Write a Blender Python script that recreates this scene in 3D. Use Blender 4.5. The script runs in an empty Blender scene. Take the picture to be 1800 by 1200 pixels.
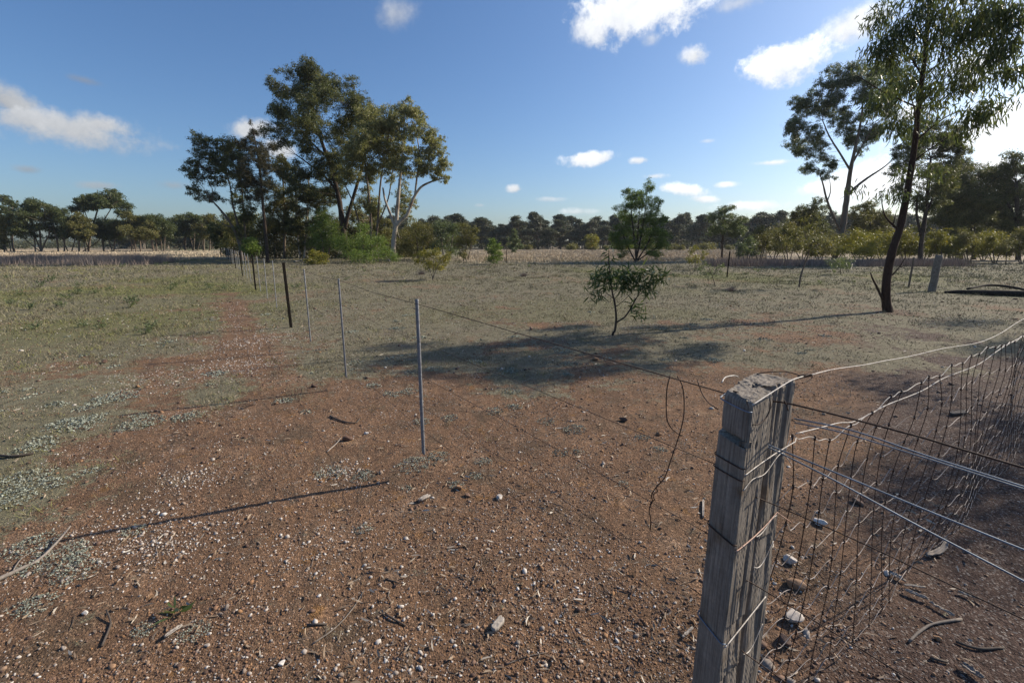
import bpy, math, random, zlib
import numpy as np
from mathutils import Vector

random.seed(11)
RNG = np.random.default_rng(11)
R = math.radians
PI = math.pi
sc = bpy.context.scene
C = sc.collection

# ------------------------------------------------------------------ camera
EYE, PITCH, FPX = 1.58, R(12.0), 800.0
cam_d = bpy.data.cameras.new("camera")
cam_d.sensor_width = 36.0
cam_d.lens = 16.0
cam_d.clip_start = 0.05
cam_d.clip_end = 5000.0
cam = bpy.data.objects.new("camera", cam_d)
cam.location = (0, 0, EYE)
cam.rotation_euler = (R(90) - PITCH, 0, 0)
C.objects.link(cam)
sc.camera = cam

# ------------------------------------------------------------------ exposure
sc.view_settings.view_transform = 'Standard'
sc.view_settings.look = 'None'
sc.view_settings.gamma = 1.0
sc.view_settings.exposure = 0.42
sc.cycles.use_denoising = True
sc.cycles.denoiser = 'OPENIMAGEDENOISE'
sc.cycles.denoising_input_passes = 'RGB_ALBEDO_NORMAL'
sc.cycles.denoising_prefilter = 'ACCURATE'
sc.cycles.max_bounces = 6
sc.cycles.diffuse_bounces = 3
sc.cycles.glossy_bounces = 2
sc.cycles.transmission_bounces = 3
sc.cycles.transparent_max_bounces = 4
sc.cycles.caustics_reflective = False
sc.cycles.caustics_refractive = False

SUN_EL = R(31.0)
SUN_AZ = R(67.0)          # clockwise from +Y
SUN = Vector((math.sin(SUN_AZ) * math.cos(SUN_EL), math.cos(SUN_AZ) * math.cos(SUN_EL), math.sin(SUN_EL)))
CP, SP = math.cos(PITCH), math.sin(PITCH)


def ray(px, py):
    x, u = (px - 900.0) / FPX, (600.0 - py) / FPX
    return Vector((x, CP + u * SP, -SP + u * CP))


def P(px, py, d):
    """point on the sight line of a photograph pixel at forward distance d"""
    v = ray(px, py)
    return Vector((0, 0, EYE)) + v * (d / v.y)


def G(px, py, z=0.0):
    v = ray(px, py)
    return Vector((0, 0, EYE)) + v * ((EYE - z) / -v.z)


# ------------------------------------------------------------------ node helpers
def mat_new(name):
    m = bpy.data.materials.new(name)
    m.use_nodes = True
    nt = m.node_tree
    nt.nodes.clear()
    return m, nt


def N(nt, kind, **kw):
    n = nt.nodes.new(kind)
    for k, v in kw.items():
        if k.startswith('i_'):
            key = k[2:]
            key = int(key) if key.isdigit() else key.replace('_', ' ')
            n.inputs[key].default_value = v
        else:
            setattr(n, k, v)
    return n


def math_n(nt, op, a, b=None, clamp=False):
    n = nt.nodes.new('ShaderNodeMath')
    n.operation = op
    n.use_clamp = clamp
    for i, v in enumerate((a, b)):
        if v is None:
            continue
        if isinstance(v, (int, float)):
            n.inputs[i].default_value = v
        else:
            nt.links.new(v, n.inputs[i])
    return n.outputs[0]


def vmath(nt, op, a, b):
    n = nt.nodes.new('ShaderNodeVectorMath')
    n.operation = op
    for i, v in enumerate((a, b)):
        if isinstance(v, (tuple, list, Vector)):
            n.inputs[i].default_value = tuple(v)
        else:
            nt.links.new(v, n.inputs[i])
    return n


def ramp(nt, fac, stops, interp='LINEAR'):
    n = nt.nodes.new('ShaderNodeValToRGB')
    n.color_ramp.interpolation = interp
    e = n.color_ramp.elements
    while len(e) < len(stops):
        e.new(0.5)
    for i, (p, c) in enumerate(stops):
        e[i].position = p
        e[i].color = (c[0], c[1], c[2], 1) if isinstance(c, (tuple, list)) else (c, c, c, 1)
    nt.links.new(fac, n.inputs[0])
    return n.outputs[0]


def mixc(nt, fac, a, b, mode='MIX'):
    n = nt.nodes.new('ShaderNodeMix')
    n.data_type = 'RGBA'
    n.blend_type = mode
    for key, v in ((0, fac), (6, a), (7, b)):
        if isinstance(v, (int, float)):
            n.inputs[key].default_value = v
        elif isinstance(v, (tuple, list)):
            n.inputs[key].default_value = (v[0], v[1], v[2], 1)
        else:
            nt.links.new(v, n.inputs[key])
    return n.outputs[2]


def smooth(nt, val, lo, hi):
    n = nt.nodes.new('ShaderNodeMapRange')
    n.interpolation_type = 'SMOOTHSTEP'
    n.inputs[1].default_value = lo
    n.inputs[2].default_value = hi
    nt.links.new(val, n.inputs[0])
    return n.outputs[0]


def noise_n(nt, vec, scale, detail=3.0, rough=0.55):
    n = nt.nodes.new('ShaderNodeTexNoise')
    n.inputs['Scale'].default_value = scale
    n.inputs['Detail'].default_value = detail
    n.inputs['Roughness'].default_value = rough
    if vec is not None:
        nt.links.new(vec, n.inputs['Vector'])
    return n.outputs[0]


def out_surface(nt, shader):
    o = nt.nodes.new('ShaderNodeOutputMaterial')
    nt.links.new(shader, o.inputs['Surface'])


# ------------------------------------------------------------------ world: sky and clouds
SKY_STRENGTH = 0.092
world = bpy.data.worlds.new("World")
sc.world = world
world.use_nodes = True
wt = world.node_tree
wt.nodes.clear()
sky = wt.nodes.new('ShaderNodeTexSky')
sky.sky_type = 'NISHITA'
sky.sun_disc = False
sky.sun_elevation = SUN_EL
sky.sun_rotation = SUN_AZ
sky.altitude = 200.0
sky.air_density = 1.0
sky.dust_density = 1.8
sky.ozone_density = 1.6
bg_sky = wt.nodes.new('ShaderNodeBackground')
bg_sky.inputs['Strength'].default_value = SKY_STRENGTH
whs = wt.nodes.new('ShaderNodeHueSaturation')
whs.inputs['Saturation'].default_value = 1.09
wt.links.new(mixc(wt, 1.0, sky.outputs[0], (0.84, 0.97, 1.15), 'MULTIPLY'), whs.inputs['Color'])
wt.links.new(whs.outputs[0], bg_sky.inputs['Color'])
wtc = wt.nodes.new('ShaderNodeTexCoord').outputs['Generated']
# clouds: (px, py, half width, half height, tilt, softness, brightness)
CLOUDS = [
    (95, 216, 215, 50, -4, 1.25, 0.58), (10, 178, 110, 46, -18, 1.3, 0.50), (180, 220, 110, 34, -3, 1.25, 0.60), (150, 142, 50, 12, -4, 1.8, 0.28),
    (690, 25, 62, 34, 20, 1.8, 0.62), (445, 226, 54, 24, 14, 1.3, 0.66), (490, 262, 46, 24, 0, 1.3, 0.66),
    (1120, 18, 150, 62, 3, 0.8, 1.05), (1040, 50, 60, 40, 0, 1.1, 0.95), (1220, 98, 34, 26, 0, 1.1, 0.9), (1145, 68, 30, 20, 0, 1.6, 0.85),
    (1375, 108, 112, 44, 9, 0.75, 1.1), (1500, 42, 85, 40, 18, 1.3, 1.0), (1300, 5, 60, 20, 0, 1.6, 0.8),
    (1770, 215, 110, 62, 0, 0.7, 1.25), (1650, 250, 80, 30, 0, 1.2, 1.2), (1540, 318, 130, 46, 8, 1.2, 1.25), (1700, 120, 70, 40, 0, 1.3, 1.1),
    (1045, 279, 56, 17, 3, 0.9, 1.0), (1122, 282, 24, 9, 0, 1.2, 0.9), (1200, 335, 58, 16, -10, 1.1, 1.05), (1150, 310, 30, 8, 0, 1.4, 0.95),
    (1275, 324, 30, 8, 0, 1.3, 1.0), (1355, 286, 55, 8, 0, 1.4, 1.0), (1320, 362, 90, 14, 0, 1.3, 1.05), (905, 332, 20, 11, 0, 1.3, 0.8),
    (845, 361, 22, 7, 0, 1.5, 0.72), (1010, 372, 60, 9, 0, 1.5, 0.9), (170, 326, 40, 10, 0, 1.7, 0.42), (305, 326, 50, 14, 0, 1.8, 0.4),
    (50, 298, 26, 10, 0, 1.8, 0.34), (1245, 248, 22, 6, 0, 1.7, 0.9), (970, 350, 40, 7, 0, 1.6, 0.8), (1740, 290, 70, 14, 0, 1.2, 1.2), (1450, 330, 60, 18, 4, 1.2, 1.15), (1600, 200, 60, 30, 0, 1.2, 1.1), (1240, 350, 46, 10, -6, 1.2, 1.0), (1690, 320, 120, 24, 0, 1.1, 1.2),
]
nbig = noise_n(wt, wtc, 9.0, 7.0, 0.62)
nfine = noise_n(wt, wtc, 24.0, 10.0, 0.68)
nmix = math_n(wt, 'ADD', math_n(wt, 'MULTIPLY', math_n(wt, 'SUBTRACT', nbig, 0.5), 2.3), math_n(wt, 'MULTIPLY', math_n(wt, 'SUBTRACT', nfine, 0.5), 2.1))
dens_all = None
bright_all = None
for (px, py, hw, hh, tilt, soft, br) in CLOUDS:
    c = ray(px, py).normalized()
    e1 = Vector((0, 0, 1)).cross(c).normalized() * -1.0
    e2 = c.cross(e1).normalized()
    if e2.z < 0:
        e2 = -e2
    k = (ray(px, py).length)
    t = R(tilt)
    r1 = (e1 * math.cos(t) + e2 * math.sin(t)) / (hw / FPX / k)
    r2 = (e2 * math.cos(t) - e1 * math.sin(t)) / (hh / FPX / k)
    a = vmath(wt, 'DOT_PRODUCT', wtc, r1).outputs['Value']
    b = vmath(wt, 'DOT_PRODUCT', wtc, r2).outputs['Value']
    ahead = math_n(wt, 'GREATER_THAN', vmath(wt, 'DOT_PRODUCT', wtc, c).outputs['Value'], 0.2)
    rr = math_n(wt, 'SQRT', math_n(wt, 'ADD', math_n(wt, 'MULTIPLY', a, a), math_n(wt, 'MULTIPLY', b, b)))
    m = math_n(wt, 'SUBTRACT', 0.85, rr)
    m = math_n(wt, 'ADD', m, math_n(wt, 'MULTIPLY', nmix, 0.62))
    d = smooth(wt, m, 0.0, 0.56 * soft)
    d = math_n(wt, 'MULTIPLY', d, ahead)
    if soft > 1.4:
        d = math_n(wt, 'MULTIPLY', d, 0.62)
    # underside of each cloud a little greyer, its sunward top whiter
    sh = math_n(wt, 'ADD', math_n(wt, 'MULTIPLY', math_n(wt, 'ADD', b, math_n(wt, 'MULTIPLY', math_n(wt, 'SUBTRACT', nfine, 0.5), 4.0)), 0.13), 0.80, clamp=True)
    v = math_n(wt, 'MULTIPLY', math_n(wt, 'MULTIPLY', sh, br * 1.0), d)
    if dens_all is None:
        dens_all, bright_all = d, v
    else:
        dens_all = math_n(wt, 'MAXIMUM', dens_all, d)
        bright_all = math_n(wt, 'MAXIMUM', bright_all, v)
bright = math_n(wt, 'DIVIDE', bright_all, math_n(wt, 'MAXIMUM', dens_all, 0.001))
bg_cl = wt.nodes.new('ShaderNodeBackground')
bg_cl.inputs['Color'].default_value = (0.95, 0.97, 1.0, 1)
wt.links.new(bright, bg_cl.inputs['Strength'])
wmix = wt.nodes.new('ShaderNodeMixShader')
wt.links.new(math_n(wt, 'MULTIPLY', dens_all, 0.94), wmix.inputs[0])
wt.links.new(bg_sky.outputs[0], wmix.inputs[1])
wt.links.new(bg_cl.outputs[0], wmix.inputs[2])
wout = wt.nodes.new('ShaderNodeOutputWorld')
wt.links.new(wmix.outputs[0], wout.inputs['Surface'])

# ------------------------------------------------------------------ sun
sun_d = bpy.data.lights.new("sun", 'SUN')
sun_d.energy = 5.0
sun_d.angle = R(0.53)
sun_d.color = (1.0, 0.89, 0.73)
sun = bpy.data.objects.new("sun", sun_d)
sun.rotation_euler = (-SUN).to_track_quat('-Z', 'Y').to_euler()
C.objects.link(sun)

# ------------------------------------------------------------------ numpy noise
_perm = RNG.permutation(512)
_perm = np.concatenate([_perm, _perm, _perm])
_ga = RNG.uniform(0, 2 * PI, 512)
_gx, _gy = np.cos(_ga), np.sin(_ga)


def pn(x, y, seed=0):
    x = np.asarray(x, float) + seed * 17.31
    y = np.asarray(y, float) - seed * 9.77
    xi, yi = np.floor(x).astype(int), np.floor(y).astype(int)
    xf, yf = x - xi, y - yi
    u, v = xf * xf * xf * (xf * (xf * 6 - 15) + 10), yf * yf * yf * (yf * (yf * 6 - 15) + 10)

    def g(a, b, dx, dy):
        h = _perm[(_perm[a & 511] + b) & 511] & 511
        return _gx[h] * dx + _gy[h] * dy
    n00, n10 = g(xi, yi, xf, yf), g(xi + 1, yi, xf - 1, yf)
    n01, n11 = g(xi, yi + 1, xf, yf - 1), g(xi + 1, yi + 1, xf - 1, yf - 1)
    return ((n00 + u * (n10 - n00)) * (1 - v) + (n01 + u * (n11 - n01)) * v) * 1.5


def fbm(x, y, seed=0, octs=4):
    s, a, f = 0, 1.0, 1.0
    for o in range(octs):
        s = s + a * pn(x * f, y * f, seed + o * 3)
        a *= 0.5
        f *= 2.03
    return s


def sstep(v, lo, hi):
    t = np.clip((np.asarray(v, float) - lo) / (hi - lo), 0, 1)
    return t * t * (3 - 2 * t)


# ------------------------------------------------------------------ ground functions
def gh(x, y):
    """height of the ground"""
    x, y = np.asarray(x, float), np.asarray(y, float)
    r = np.hypot(x, y)
    near = 0.022 * pn(x * 0.4, y * 0.4, 1) + 0.012 * pn(x * 1.3, y * 1.3, 2) + 0.006 * pn(x * 4, y * 4, 3)
    tuss = 0.006 * np.maximum(0, fbm(x * 2.4, y * 2.4, 21, 2)) * turf(x, y)
    fine = 0.0035 * fbm(x * 14, y * 14, 4, 3)
    far = sstep(r, 60, 400) * 0.3 * pn(x * 0.012, y * 0.012, 5)
    return near + tuss + fine * (1 - sstep(r, 12, 25)) + far


def gz(x, y):
    return float(gh(np.array([x]), np.array([y]))[0])


FDIR = Vector((-4.87, 7.6, 0)).normalized()       # direction of the long fence
FP0 = Vector((0.60, 1.05, 0))


def turf(x, y):
    """0 bare red earth, 1 grey-green turf"""
    x, y = np.asarray(x, float), np.asarray(y, float)
    n = fbm(x * 0.7, y * 0.7, 31, 4)
    n2 = fbm(x * 2.6, y * 2.6, 33, 3)
    lim = 4.75 + 0.12 * x + 0.9 * n
    t = sstep(y - lim, -0.7, 1.7)
    left = sstep((-(x) - (1.7 + 0.42 * y)) + 0.55 * n, -0.5, 0.9) * sstep(y, 1.4, 2.6)
    # line beside the fence, worn to earth
    rel_x, rel_y = x - FP0.x, y - FP0.y
    along = rel_x * FDIR.x + rel_y * FDIR.y
    side = rel_x * FDIR.y - rel_y * FDIR.x
    path = np.exp(-((side + 0.85 + 0.25 * n) / (0.46 + 0.1 * n)) ** 2) * (1 - .9 * sstep(along, 11.0, 22.0)) * sstep(along, 2, 6)
    m = np.maximum(t, left) * (1 - 0.9 * path)
    leftred = np.exp(-((y - (5.3 + 0.3 * n)) / 0.9) ** 2) * sstep(-x, 2.2, 3.2) * (1 - sstep(-x, 6.0, 8.5))
    m = m - 0.40 * sstep(fbm(x * .33, y * .33, 38, 4), .05, .55) * sstep(y, 5, 8) * (1 - .6 * sstep(y, 20, 36))
    m = m - 0.5 * sstep(fbm(x * .55, y * .55, 37, 3), .05, .55) * sstep(x, -2.5, 0) * (1 - sstep(y, 9, 14))
    m = m - 0.6 * leftred * (0.5 + n)
    return np.clip(m + (0.42 * n2 - .04) * (1 - np.abs(2 * np.clip(m, 0, 1) - 1) * .55) + 0.10 * (n2 > .75), 0, 1) * (1 - .35 * sstep(n2, .25, .8) * (1 - sstep(y, 6, 12)))


def roadbase(x, y):
    """fine dark gravel of the vehicle track, right of the wooden post"""
    x, y = np.asarray(x, float), np.asarray(y, float)
    n = pn(x * 0.9, y * 0.9, 41)
    s = (x - 0.72) * 0.80 - (y - 1.1) * 0.60 + 0.3 * n
    return sstep(s, -0.1, 0.6) * (1 - sstep(x, 7, 11))


def greenness(x, y):
    x, y = np.asarray(x, float), np.asarray(y, float)
    n = fbm(x * 0.16, y * 0.16, 51, 3)
    band = 1.2 * np.exp(-((y - 23 - 1.5 * n) / 5.0) ** 2) * sstep(x, 0, 5)
    band2 = np.exp(-((y - 14 - 3 * n) / 6.0) ** 2) * sstep(-x, 5, 9)
    lane = np.exp(-((x + 0.64 * y + 8.0) / 5.5) ** 2) * sstep(y, 26, 50)
    return np.clip((0.25 + 0.75 * sstep(n, -0.15, 0.5)) * np.clip(band + band2 + lane, 0, 1) + 0.30 * sstep(n, 0.1, 0.7) * sstep(y, 6, 9) + 0.22 * sstep(-x - .5 * y, -1, 3) * (.6 + n), 0, 1)


def dryness(x, y):
    x, y = np.asarray(x, float), np.asarray(y, float)
    n = fbm(x * 0.08, y * 0.08, 61, 3)
    mid = sstep(y, 38 + 4 * 0, 50) * sstep(x + 0.05 * y, -8, 2)
    lf = sstep(y + 4 * n, 44, 60) * sstep(-x - 0.75 * y, -2, 8)
    return np.clip((mid + lf) * (0.75 + 0.25 * n), 0, 1)


# ------------------------------------------------------------------ mesh helpers
def mesh_np(name, verts, faces, tint=None, smooth_shade=False, col=None):
    """faces: list of int arrays, each (n, k)"""
    me = bpy.data.meshes.new(name)
    verts = np.ascontiguousarray(verts, np.float32)
    me.vertices.add(len(verts))
    me.vertices.foreach_set('co', verts.ravel())
    faces = [np.asarray(f, np.int32) for f in faces if len(f)]
    idx = np.concatenate([f.ravel() for f in faces])
    tot = np.concatenate([np.full(len(f), f.shape[1], np.int32) for f in faces])
    start = np.concatenate([[0], np.cumsum(tot)[:-1]]).astype(np.int32)
    me.loops.add(len(idx))
    me.loops.foreach_set('vertex_index', idx)
    me.polygons.add(len(tot))
    me.polygons.foreach_set('loop_start', start)
    if smooth_shade:
        me.polygons.foreach_set('use_smooth', np.ones(len(tot), bool))
    me.update(calc_edges=True)
    if tint is not None:
        at = me.attributes.new('tint', 'FLOAT', 'POINT')
        at.data.foreach_set('value', np.ascontiguousarray(tint, np.float32))
    if col is not None:
        at = me.attributes.new('zone', 'FLOAT_COLOR', 'POINT')
        at.data.foreach_set('color', np.ascontiguousarray(col, np.float32).ravel())
    return me


def link(name, me, mat, parent=None, loc=(0, 0, 0)):
    o = bpy.data.objects.new(name, me)
    if mat is not None and not me.materials:
        me.materials.append(mat)
    o.location = loc
    if parent is not None:
        o.parent = parent
    C.objects.link(o)
    return o


def tag(o, label=None, cat=None, group=None, kind=None):
    if label:
        o['label'] = label
    if cat:
        o['category'] = cat
    if group:
        o['group'] = group
    if kind:
        o['kind'] = kind
    return o


def empty(name, loc, label, cat, group=None):
    o = bpy.data.objects.new(name, None)
    o.empty_display_size = 0.2
    o.location = loc
    C.objects.link(o)
    return tag(o, label, cat, group)


def copy_tree(o, parent=None):
    c = o.copy()
    C.objects.link(c)
    if parent is not None:
        c.parent = parent
    for ch in list(o.children):
        copy_tree(ch, c)
    return c


class Geo:
    """collects pieces, then makes one mesh"""

    def __init__(self):
        self.v, self.f, self.n, self.t = [], {}, 0, []

    def add(self, verts, faces, tint=0.5):
        verts = np.asarray(verts, float)
        for f in faces:
            f = np.asarray(f, int)
            if len(f):
                self.f.setdefault(f.shape[1], []).append(f + self.n)
        self.v.append(verts)
        self.t.append(np.broadcast_to(np.asarray(tint, float), (len(verts),)))
        self.n += len(verts)

    def mesh(self, name, smooth_shade=False, origin=None):
        v = np.concatenate(self.v)
        if origin is not None:
            v = v - np.array(origin)
        return mesh_np(name, v, [np.concatenate(a) for a in self.f.values()], np.concatenate(self.t), smooth_shade)


def catmull(pts, rad, sub=4):
    pts, rad = np.asarray(pts, float), np.asarray(rad, float)
    if len(pts) < 3 or sub < 2:
        return pts, rad
    p = np.vstack([2 * pts[0] - pts[1], pts, 2 * pts[-1] - pts[-2]])
    o, r = [], []
    for i in range(len(pts) - 1):
        a, b, c, d = p[i], p[i + 1], p[i + 2], p[i + 3]
        for k in range(sub):
            t = k / sub
            o.append(0.5 * ((2 * b) + (-a + c) * t + (2 * a - 5 * b + 4 * c - d) * t * t + (-a + 3 * b - 3 * c + d) * t ** 3))
            r.append(rad[i] * (1 - t) + rad[i + 1] * t)
    o.append(pts[-1])
    r.append(rad[-1])
    return np.array(o), np.array(r)


def tube(geo, pts, rad, k=7, sub=4, rough=0.0, tint=0.5, cap=True):
    pts, rad = catmull(pts, rad, sub)
    n = len(pts)
    tan = np.gradient(pts, axis=0)
    tan /= np.linalg.norm(tan, axis=1)[:, None] + 1e-9
    ref = np.array([0.31, 0.95, 0.05])
    a = np.cross(tan, ref)
    bad = np.linalg.norm(a, axis=1) < 0.1
    a[bad] = np.cross(tan[bad], np.array([1.0, 0, 0.2]))
    a /= np.linalg.norm(a, axis=1)[:, None] + 1e-9
    b = np.cross(tan, a)
    th = np.arange(k) * 2 * PI / k
    rr = rad[:, None] * (1 + (rough * RNG.normal(0, 1, (n, k)) if rough else 0))
    ring = pts[:, None, :] + rr[:, :, None] * (np.cos(th)[None, :, None] * a[:, None, :] + np.sin(th)[None, :, None] * b[:, None, :])
    v = ring.reshape(-1, 3)
    i = np.arange(n - 1)[:, None] * k
    j = np.arange(k)[None, :]
    j2 = (j + 1) % k
    q = np.stack([i + j, i + j2, i + k + j2, i + k + j], -1).reshape(-1, 4)
    fs = [q]
    if cap:
        v = np.vstack([v, pts[0], pts[-1]])
        c0, c1 = n * k, n * k + 1
        jj = np.arange(k)
        j2 = (jj + 1) % k
        fs.append(np.stack([np.full(k, c0), j2, jj], -1))
        fs.append(np.stack([np.full(k, c1), (n - 1) * k + jj, (n - 1) * k + j2], -1))
    geo.add(v, fs, tint)


def norm(v):
    return v / (np.linalg.norm(v, axis=-1, keepdims=True) + 1e-9)


def leaves(geo, c, d, L, W, tint, curved=False, bend=0.35):
    """leaf blades: base c, direction d, length L, width W"""
    n = len(c)
    d = norm(d)
    s = norm(np.cross(d, RNG.normal(0, 1, (n, 3))))
    nn = np.cross(d, s)
    L, W = L[:, None], W[:, None]
    if not curved:
        mid = c + d * L * 0.45 + nn * L * 0.06
        v = np.stack([c, mid + s * W * 0.5, c + d * L - nn * L * 0.08, mid - s * W * 0.5], 1).reshape(-1, 3)
        f = np.arange(n)[:, None] * 4 + np.arange(4)[None, :]
        geo.add(v, [f], np.repeat(tint, 4))
    else:
        bd = (RNG.normal(0, bend, (n, 1)))
        p1 = c + d * L * 0.28 + s * bd * L * 0.10
        p2 = c + d * L * 0.66 + s * bd * L * 0.06
        p3 = c + d * L - s * bd * L * 0.12
        v = np.stack([c, p1 + s * W * .5, p1 - s * W * .5, p2 + s * W * .42 + nn * W * .1, p2 - s * W * .42 + nn * W * .1, p3], 1).reshape(-1, 3)
        b = np.arange(n)[:, None] * 6
        geo.add(v, [b + np.array([[0, 1, 2]]), b + np.array([[1, 3, 4, 2]]), b + np.array([[3, 5, 4]])], np.repeat(tint, 6))


# ------------------------------------------------------------------ materials
def attr(nt, name):
    n = nt.nodes.new('ShaderNodeAttribute')
    n.attribute_name = name
    return n


def leaf_mat(name, dark, light, transl=0.28, rough=0.42, third=None):
    m, nt = mat_new(name)
    t = attr(nt, 'tint').outputs['Fac']
    stops = [(0.0, dark), (0.75, light), (1.0, third or light)]
    col = ramp(nt, t, stops)
    p = N(nt, 'ShaderNodeBsdfPrincipled')
    p.inputs['Roughness'].default_value = rough
    p.inputs['Specular IOR Level'].default_value = 0.25
    nt.links.new(col, p.inputs['Base Color'])
    tr = N(nt, 'ShaderNodeBsdfTranslucent')
    nt.links.new(mixc(nt, 1.0, col, (1.25, 1.3, 0.75), 'MULTIPLY'), tr.inputs['Color'])
    mx = N(nt, 'ShaderNodeMixShader')
    mx.inputs[0].default_value = transl
    nt.links.new(p.outputs[0], mx.inputs[1])
    nt.links.new(tr.outputs[0], mx.inputs[2])
    out_surface(nt, mx.outputs[0])
    return m


def bark_mat(name, a, b, c, scale=3.0, stretch=0.25, patch=0.5):
    m, nt = mat_new(name)
    tc = nt.nodes.new('ShaderNodeTexCoord').outputs['Object']
    mp = N(nt, 'ShaderNodeMapping')
    mp.inputs['Scale'].default_value = (1, 1, stretch)
    nt.links.new(tc, mp.inputs['Vector'])
    n1 = noise_n(nt, mp.outputs[0], scale * 6, 6, 0.65)
    n2 = noise_n(nt, mp.outputs[0], scale, 3, 0.5)
    col = ramp(nt, n1, [(0.3, a), (0.7, b)])
    col = mixc(nt, smooth(nt, n2, patch - 0.05, patch + 0.08), col, c)
    p = N(nt, 'ShaderNodeBsdfPrincipled')
    p.inputs['Roughness'].default_value = 0.9
    p.inputs['Specular IOR Level'].default_value = 0.15
    nt.links.new(col, p.inputs['Base Color'])
    bp = N(nt, 'ShaderNodeBump')
    bp.inputs['Strength'].default_value = 0.6
    bp.inputs['Distance'].default_value = 0.03
    nt.links.new(n1, bp.inputs['Height'])
    nt.links.new(bp.outputs[0], p.inputs['Normal'])
    out_surface(nt, p.outputs[0])
    return m


def tint_mat(name, stops, rough=0.9, nscale=0, namp=0.3, bump=0.0, bscale=200, interp='LINEAR', spec=0.3):
    m, nt = mat_new(name)
    t = attr(nt, 'tint').outputs['Fac']
    col = ramp(nt, t, stops, interp)
    p = N(nt, 'ShaderNodeBsdfPrincipled')
    p.inputs['Roughness'].default_value = rough
    p.inputs['Specular IOR Level'].default_value = spec
    tc = nt.nodes.new('ShaderNodeTexCoord').outputs['Object']
    if nscale:
        n1 = noise_n(nt, tc, nscale, 4, 0.6)
        col = mixc(nt, 1.0, col, ramp(nt, n1, [(0.3, 1 - namp), (0.7, 1 + namp * 0.6)]), 'MULTIPLY')
    nt.links.new(col, p.inputs['Base Color'])
    if bump:
        bp = N(nt, 'ShaderNodeBump')
        bp.inputs['Strength'].default_value = bump
        bp.inputs['Distance'].default_value = 0.004
        nt.links.new(noise_n(nt, tc, bscale, 4, 0.6), bp.inputs['Height'])
        nt.links.new(bp.outputs[0], p.inputs['Normal'])
    out_surface(nt, p.outputs[0])
    return m


def metal_mat(name, a, b, metallic=0.7, rough=0.5, scale=60, spec=0.3):
    m, nt = mat_new(name)
    tc = nt.nodes.new('ShaderNodeTexCoord').outputs['Object']
    n1 = noise_n(nt, tc, scale, 4, 0.6)
    p = N(nt, 'ShaderNodeBsdfPrincipled')
    p.inputs['Roughness'].default_value = rough
    p.inputs['Metallic'].default_value = metallic
    p.inputs['Specular IOR Level'].default_value = spec
    nt.links.new(ramp(nt, n1, [(0.35, a), (0.65, b)]), p.inputs['Base Color'])
    out_surface(nt, p.outputs[0])
    return m


M_GUM = leaf_mat('gum_leaf', (0.048, 0.064, 0.026), (0.12, 0.14, 0.06), 0.36, 0.42, (0.19, 0.185, 0.08))
M_GUMDK = leaf_mat('dark_gum_leaf', (0.048, 0.059, 0.023), (0.132, 0.140, 0.057), 0.36, 0.5, (0.23, 0.21, 0.088))
M_GUMLT = leaf_mat('olive_gum_leaf', (0.125, 0.132, 0.055), (0.285, 0.275, 0.12), 0.38, 0.45, (0.40, 0.35, 0.17))
M_BLUE = leaf_mat('grey_gum_leaf', (0.062, 0.085, 0.046), (0.15, 0.18, 0.095), 0.38, 0.42, (0.18, 0.185, 0.11))
M_CAS = leaf_mat('sheoak_needle', (0.035, 0.034, 0.018), (0.075, 0.068, 0.034), 0.12, 0.6, (0.10, 0.085, 0.045))
M_GREEN = leaf_mat('wattle_leaf', (0.064, 0.105, 0.022), (0.165, 0.225, 0.056), 0.40, 0.45, (0.23, 0.275, 0.08))
M_YEL = leaf_mat('golden_wattle_leaf', (0.12, 0.125, 0.028), (0.25, 0.225, 0.045), 0.34, 0.45, (0.42, 0.31, 0.03))
M_OLIVE = leaf_mat('scrub_leaf', (0.075, 0.080, 0.026), (0.18, 0.165, 0.058), 0.32, 0.5, (0.26, 0.21, 0.08))
M_SAP = leaf_mat('sapling_leaf', (0.045, 0.072, 0.026), (0.11, 0.15, 0.055), 0.36, 0.32, (0.18, 0.20, 0.07))
M_FAR = leaf_mat('far_gum_leaf', (0.050, 0.058, 0.036), (0.105, 0.112, 0.068), 0.18, 0.55, (0.15, 0.145, 0.09))
M_PALE = bark_mat('pale_gum_bark', (0.28, 0.23, 0.18), (0.46, 0.41, 0.34), (0.17, 0.12, 0.085), 1.6, 0.3, 0.56)
M_DARKBARK = bark_mat('dark_rough_bark', (0.035, 0.026, 0.020), (0.09, 0.068, 0.052), (0.05, 0.036, 0.028), 4.0, 0.2, 0.5)
M_MIDBARK = bark_mat('brown_grey_bark', (0.10, 0.078, 0.06), (0.21, 0.175, 0.14), (0.15, 0.11, 0.08), 3.0, 0.2, 0.5)
M_REDBARK = bark_mat('reddish_rough_bark', (0.036, 0.021, 0.015), (0.085, 0.052, 0.038), (0.055, 0.037, 0.029), 7.0, 0.25, 0.52)
M_GALV = metal_mat('galvanised_steel', (0.19, 0.192, 0.20), (0.30, 0.302, 0.31), 0.2, 0.65, 40, 0.2)
M_WIRE_G = metal_mat('bright_galvanised_wire', (0.12, 0.15, 0.195), (0.20, 0.245, 0.305), 0.2, 0.55, 30)
M_WIRE_R = metal_mat('rusted_wire', (0.035, 0.022, 0.017), (0.085, 0.050, 0.035), 0.25, 0.7, 90)
M_WIRE_W = metal_mat('weathered_sunlit_wire', (0.26, 0.23, 0.205), (0.50, 0.47, 0.44), 0.1, 0.6, 60)  # weathered wire, with side sunlight put into the pale colour
M_BLACK = metal_mat('black_bitumen_steel', (0.005, 0.0045, 0.0045), (0.010, 0.008, 0.007), 0.0, 0.85, 50, 0.06)

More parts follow.
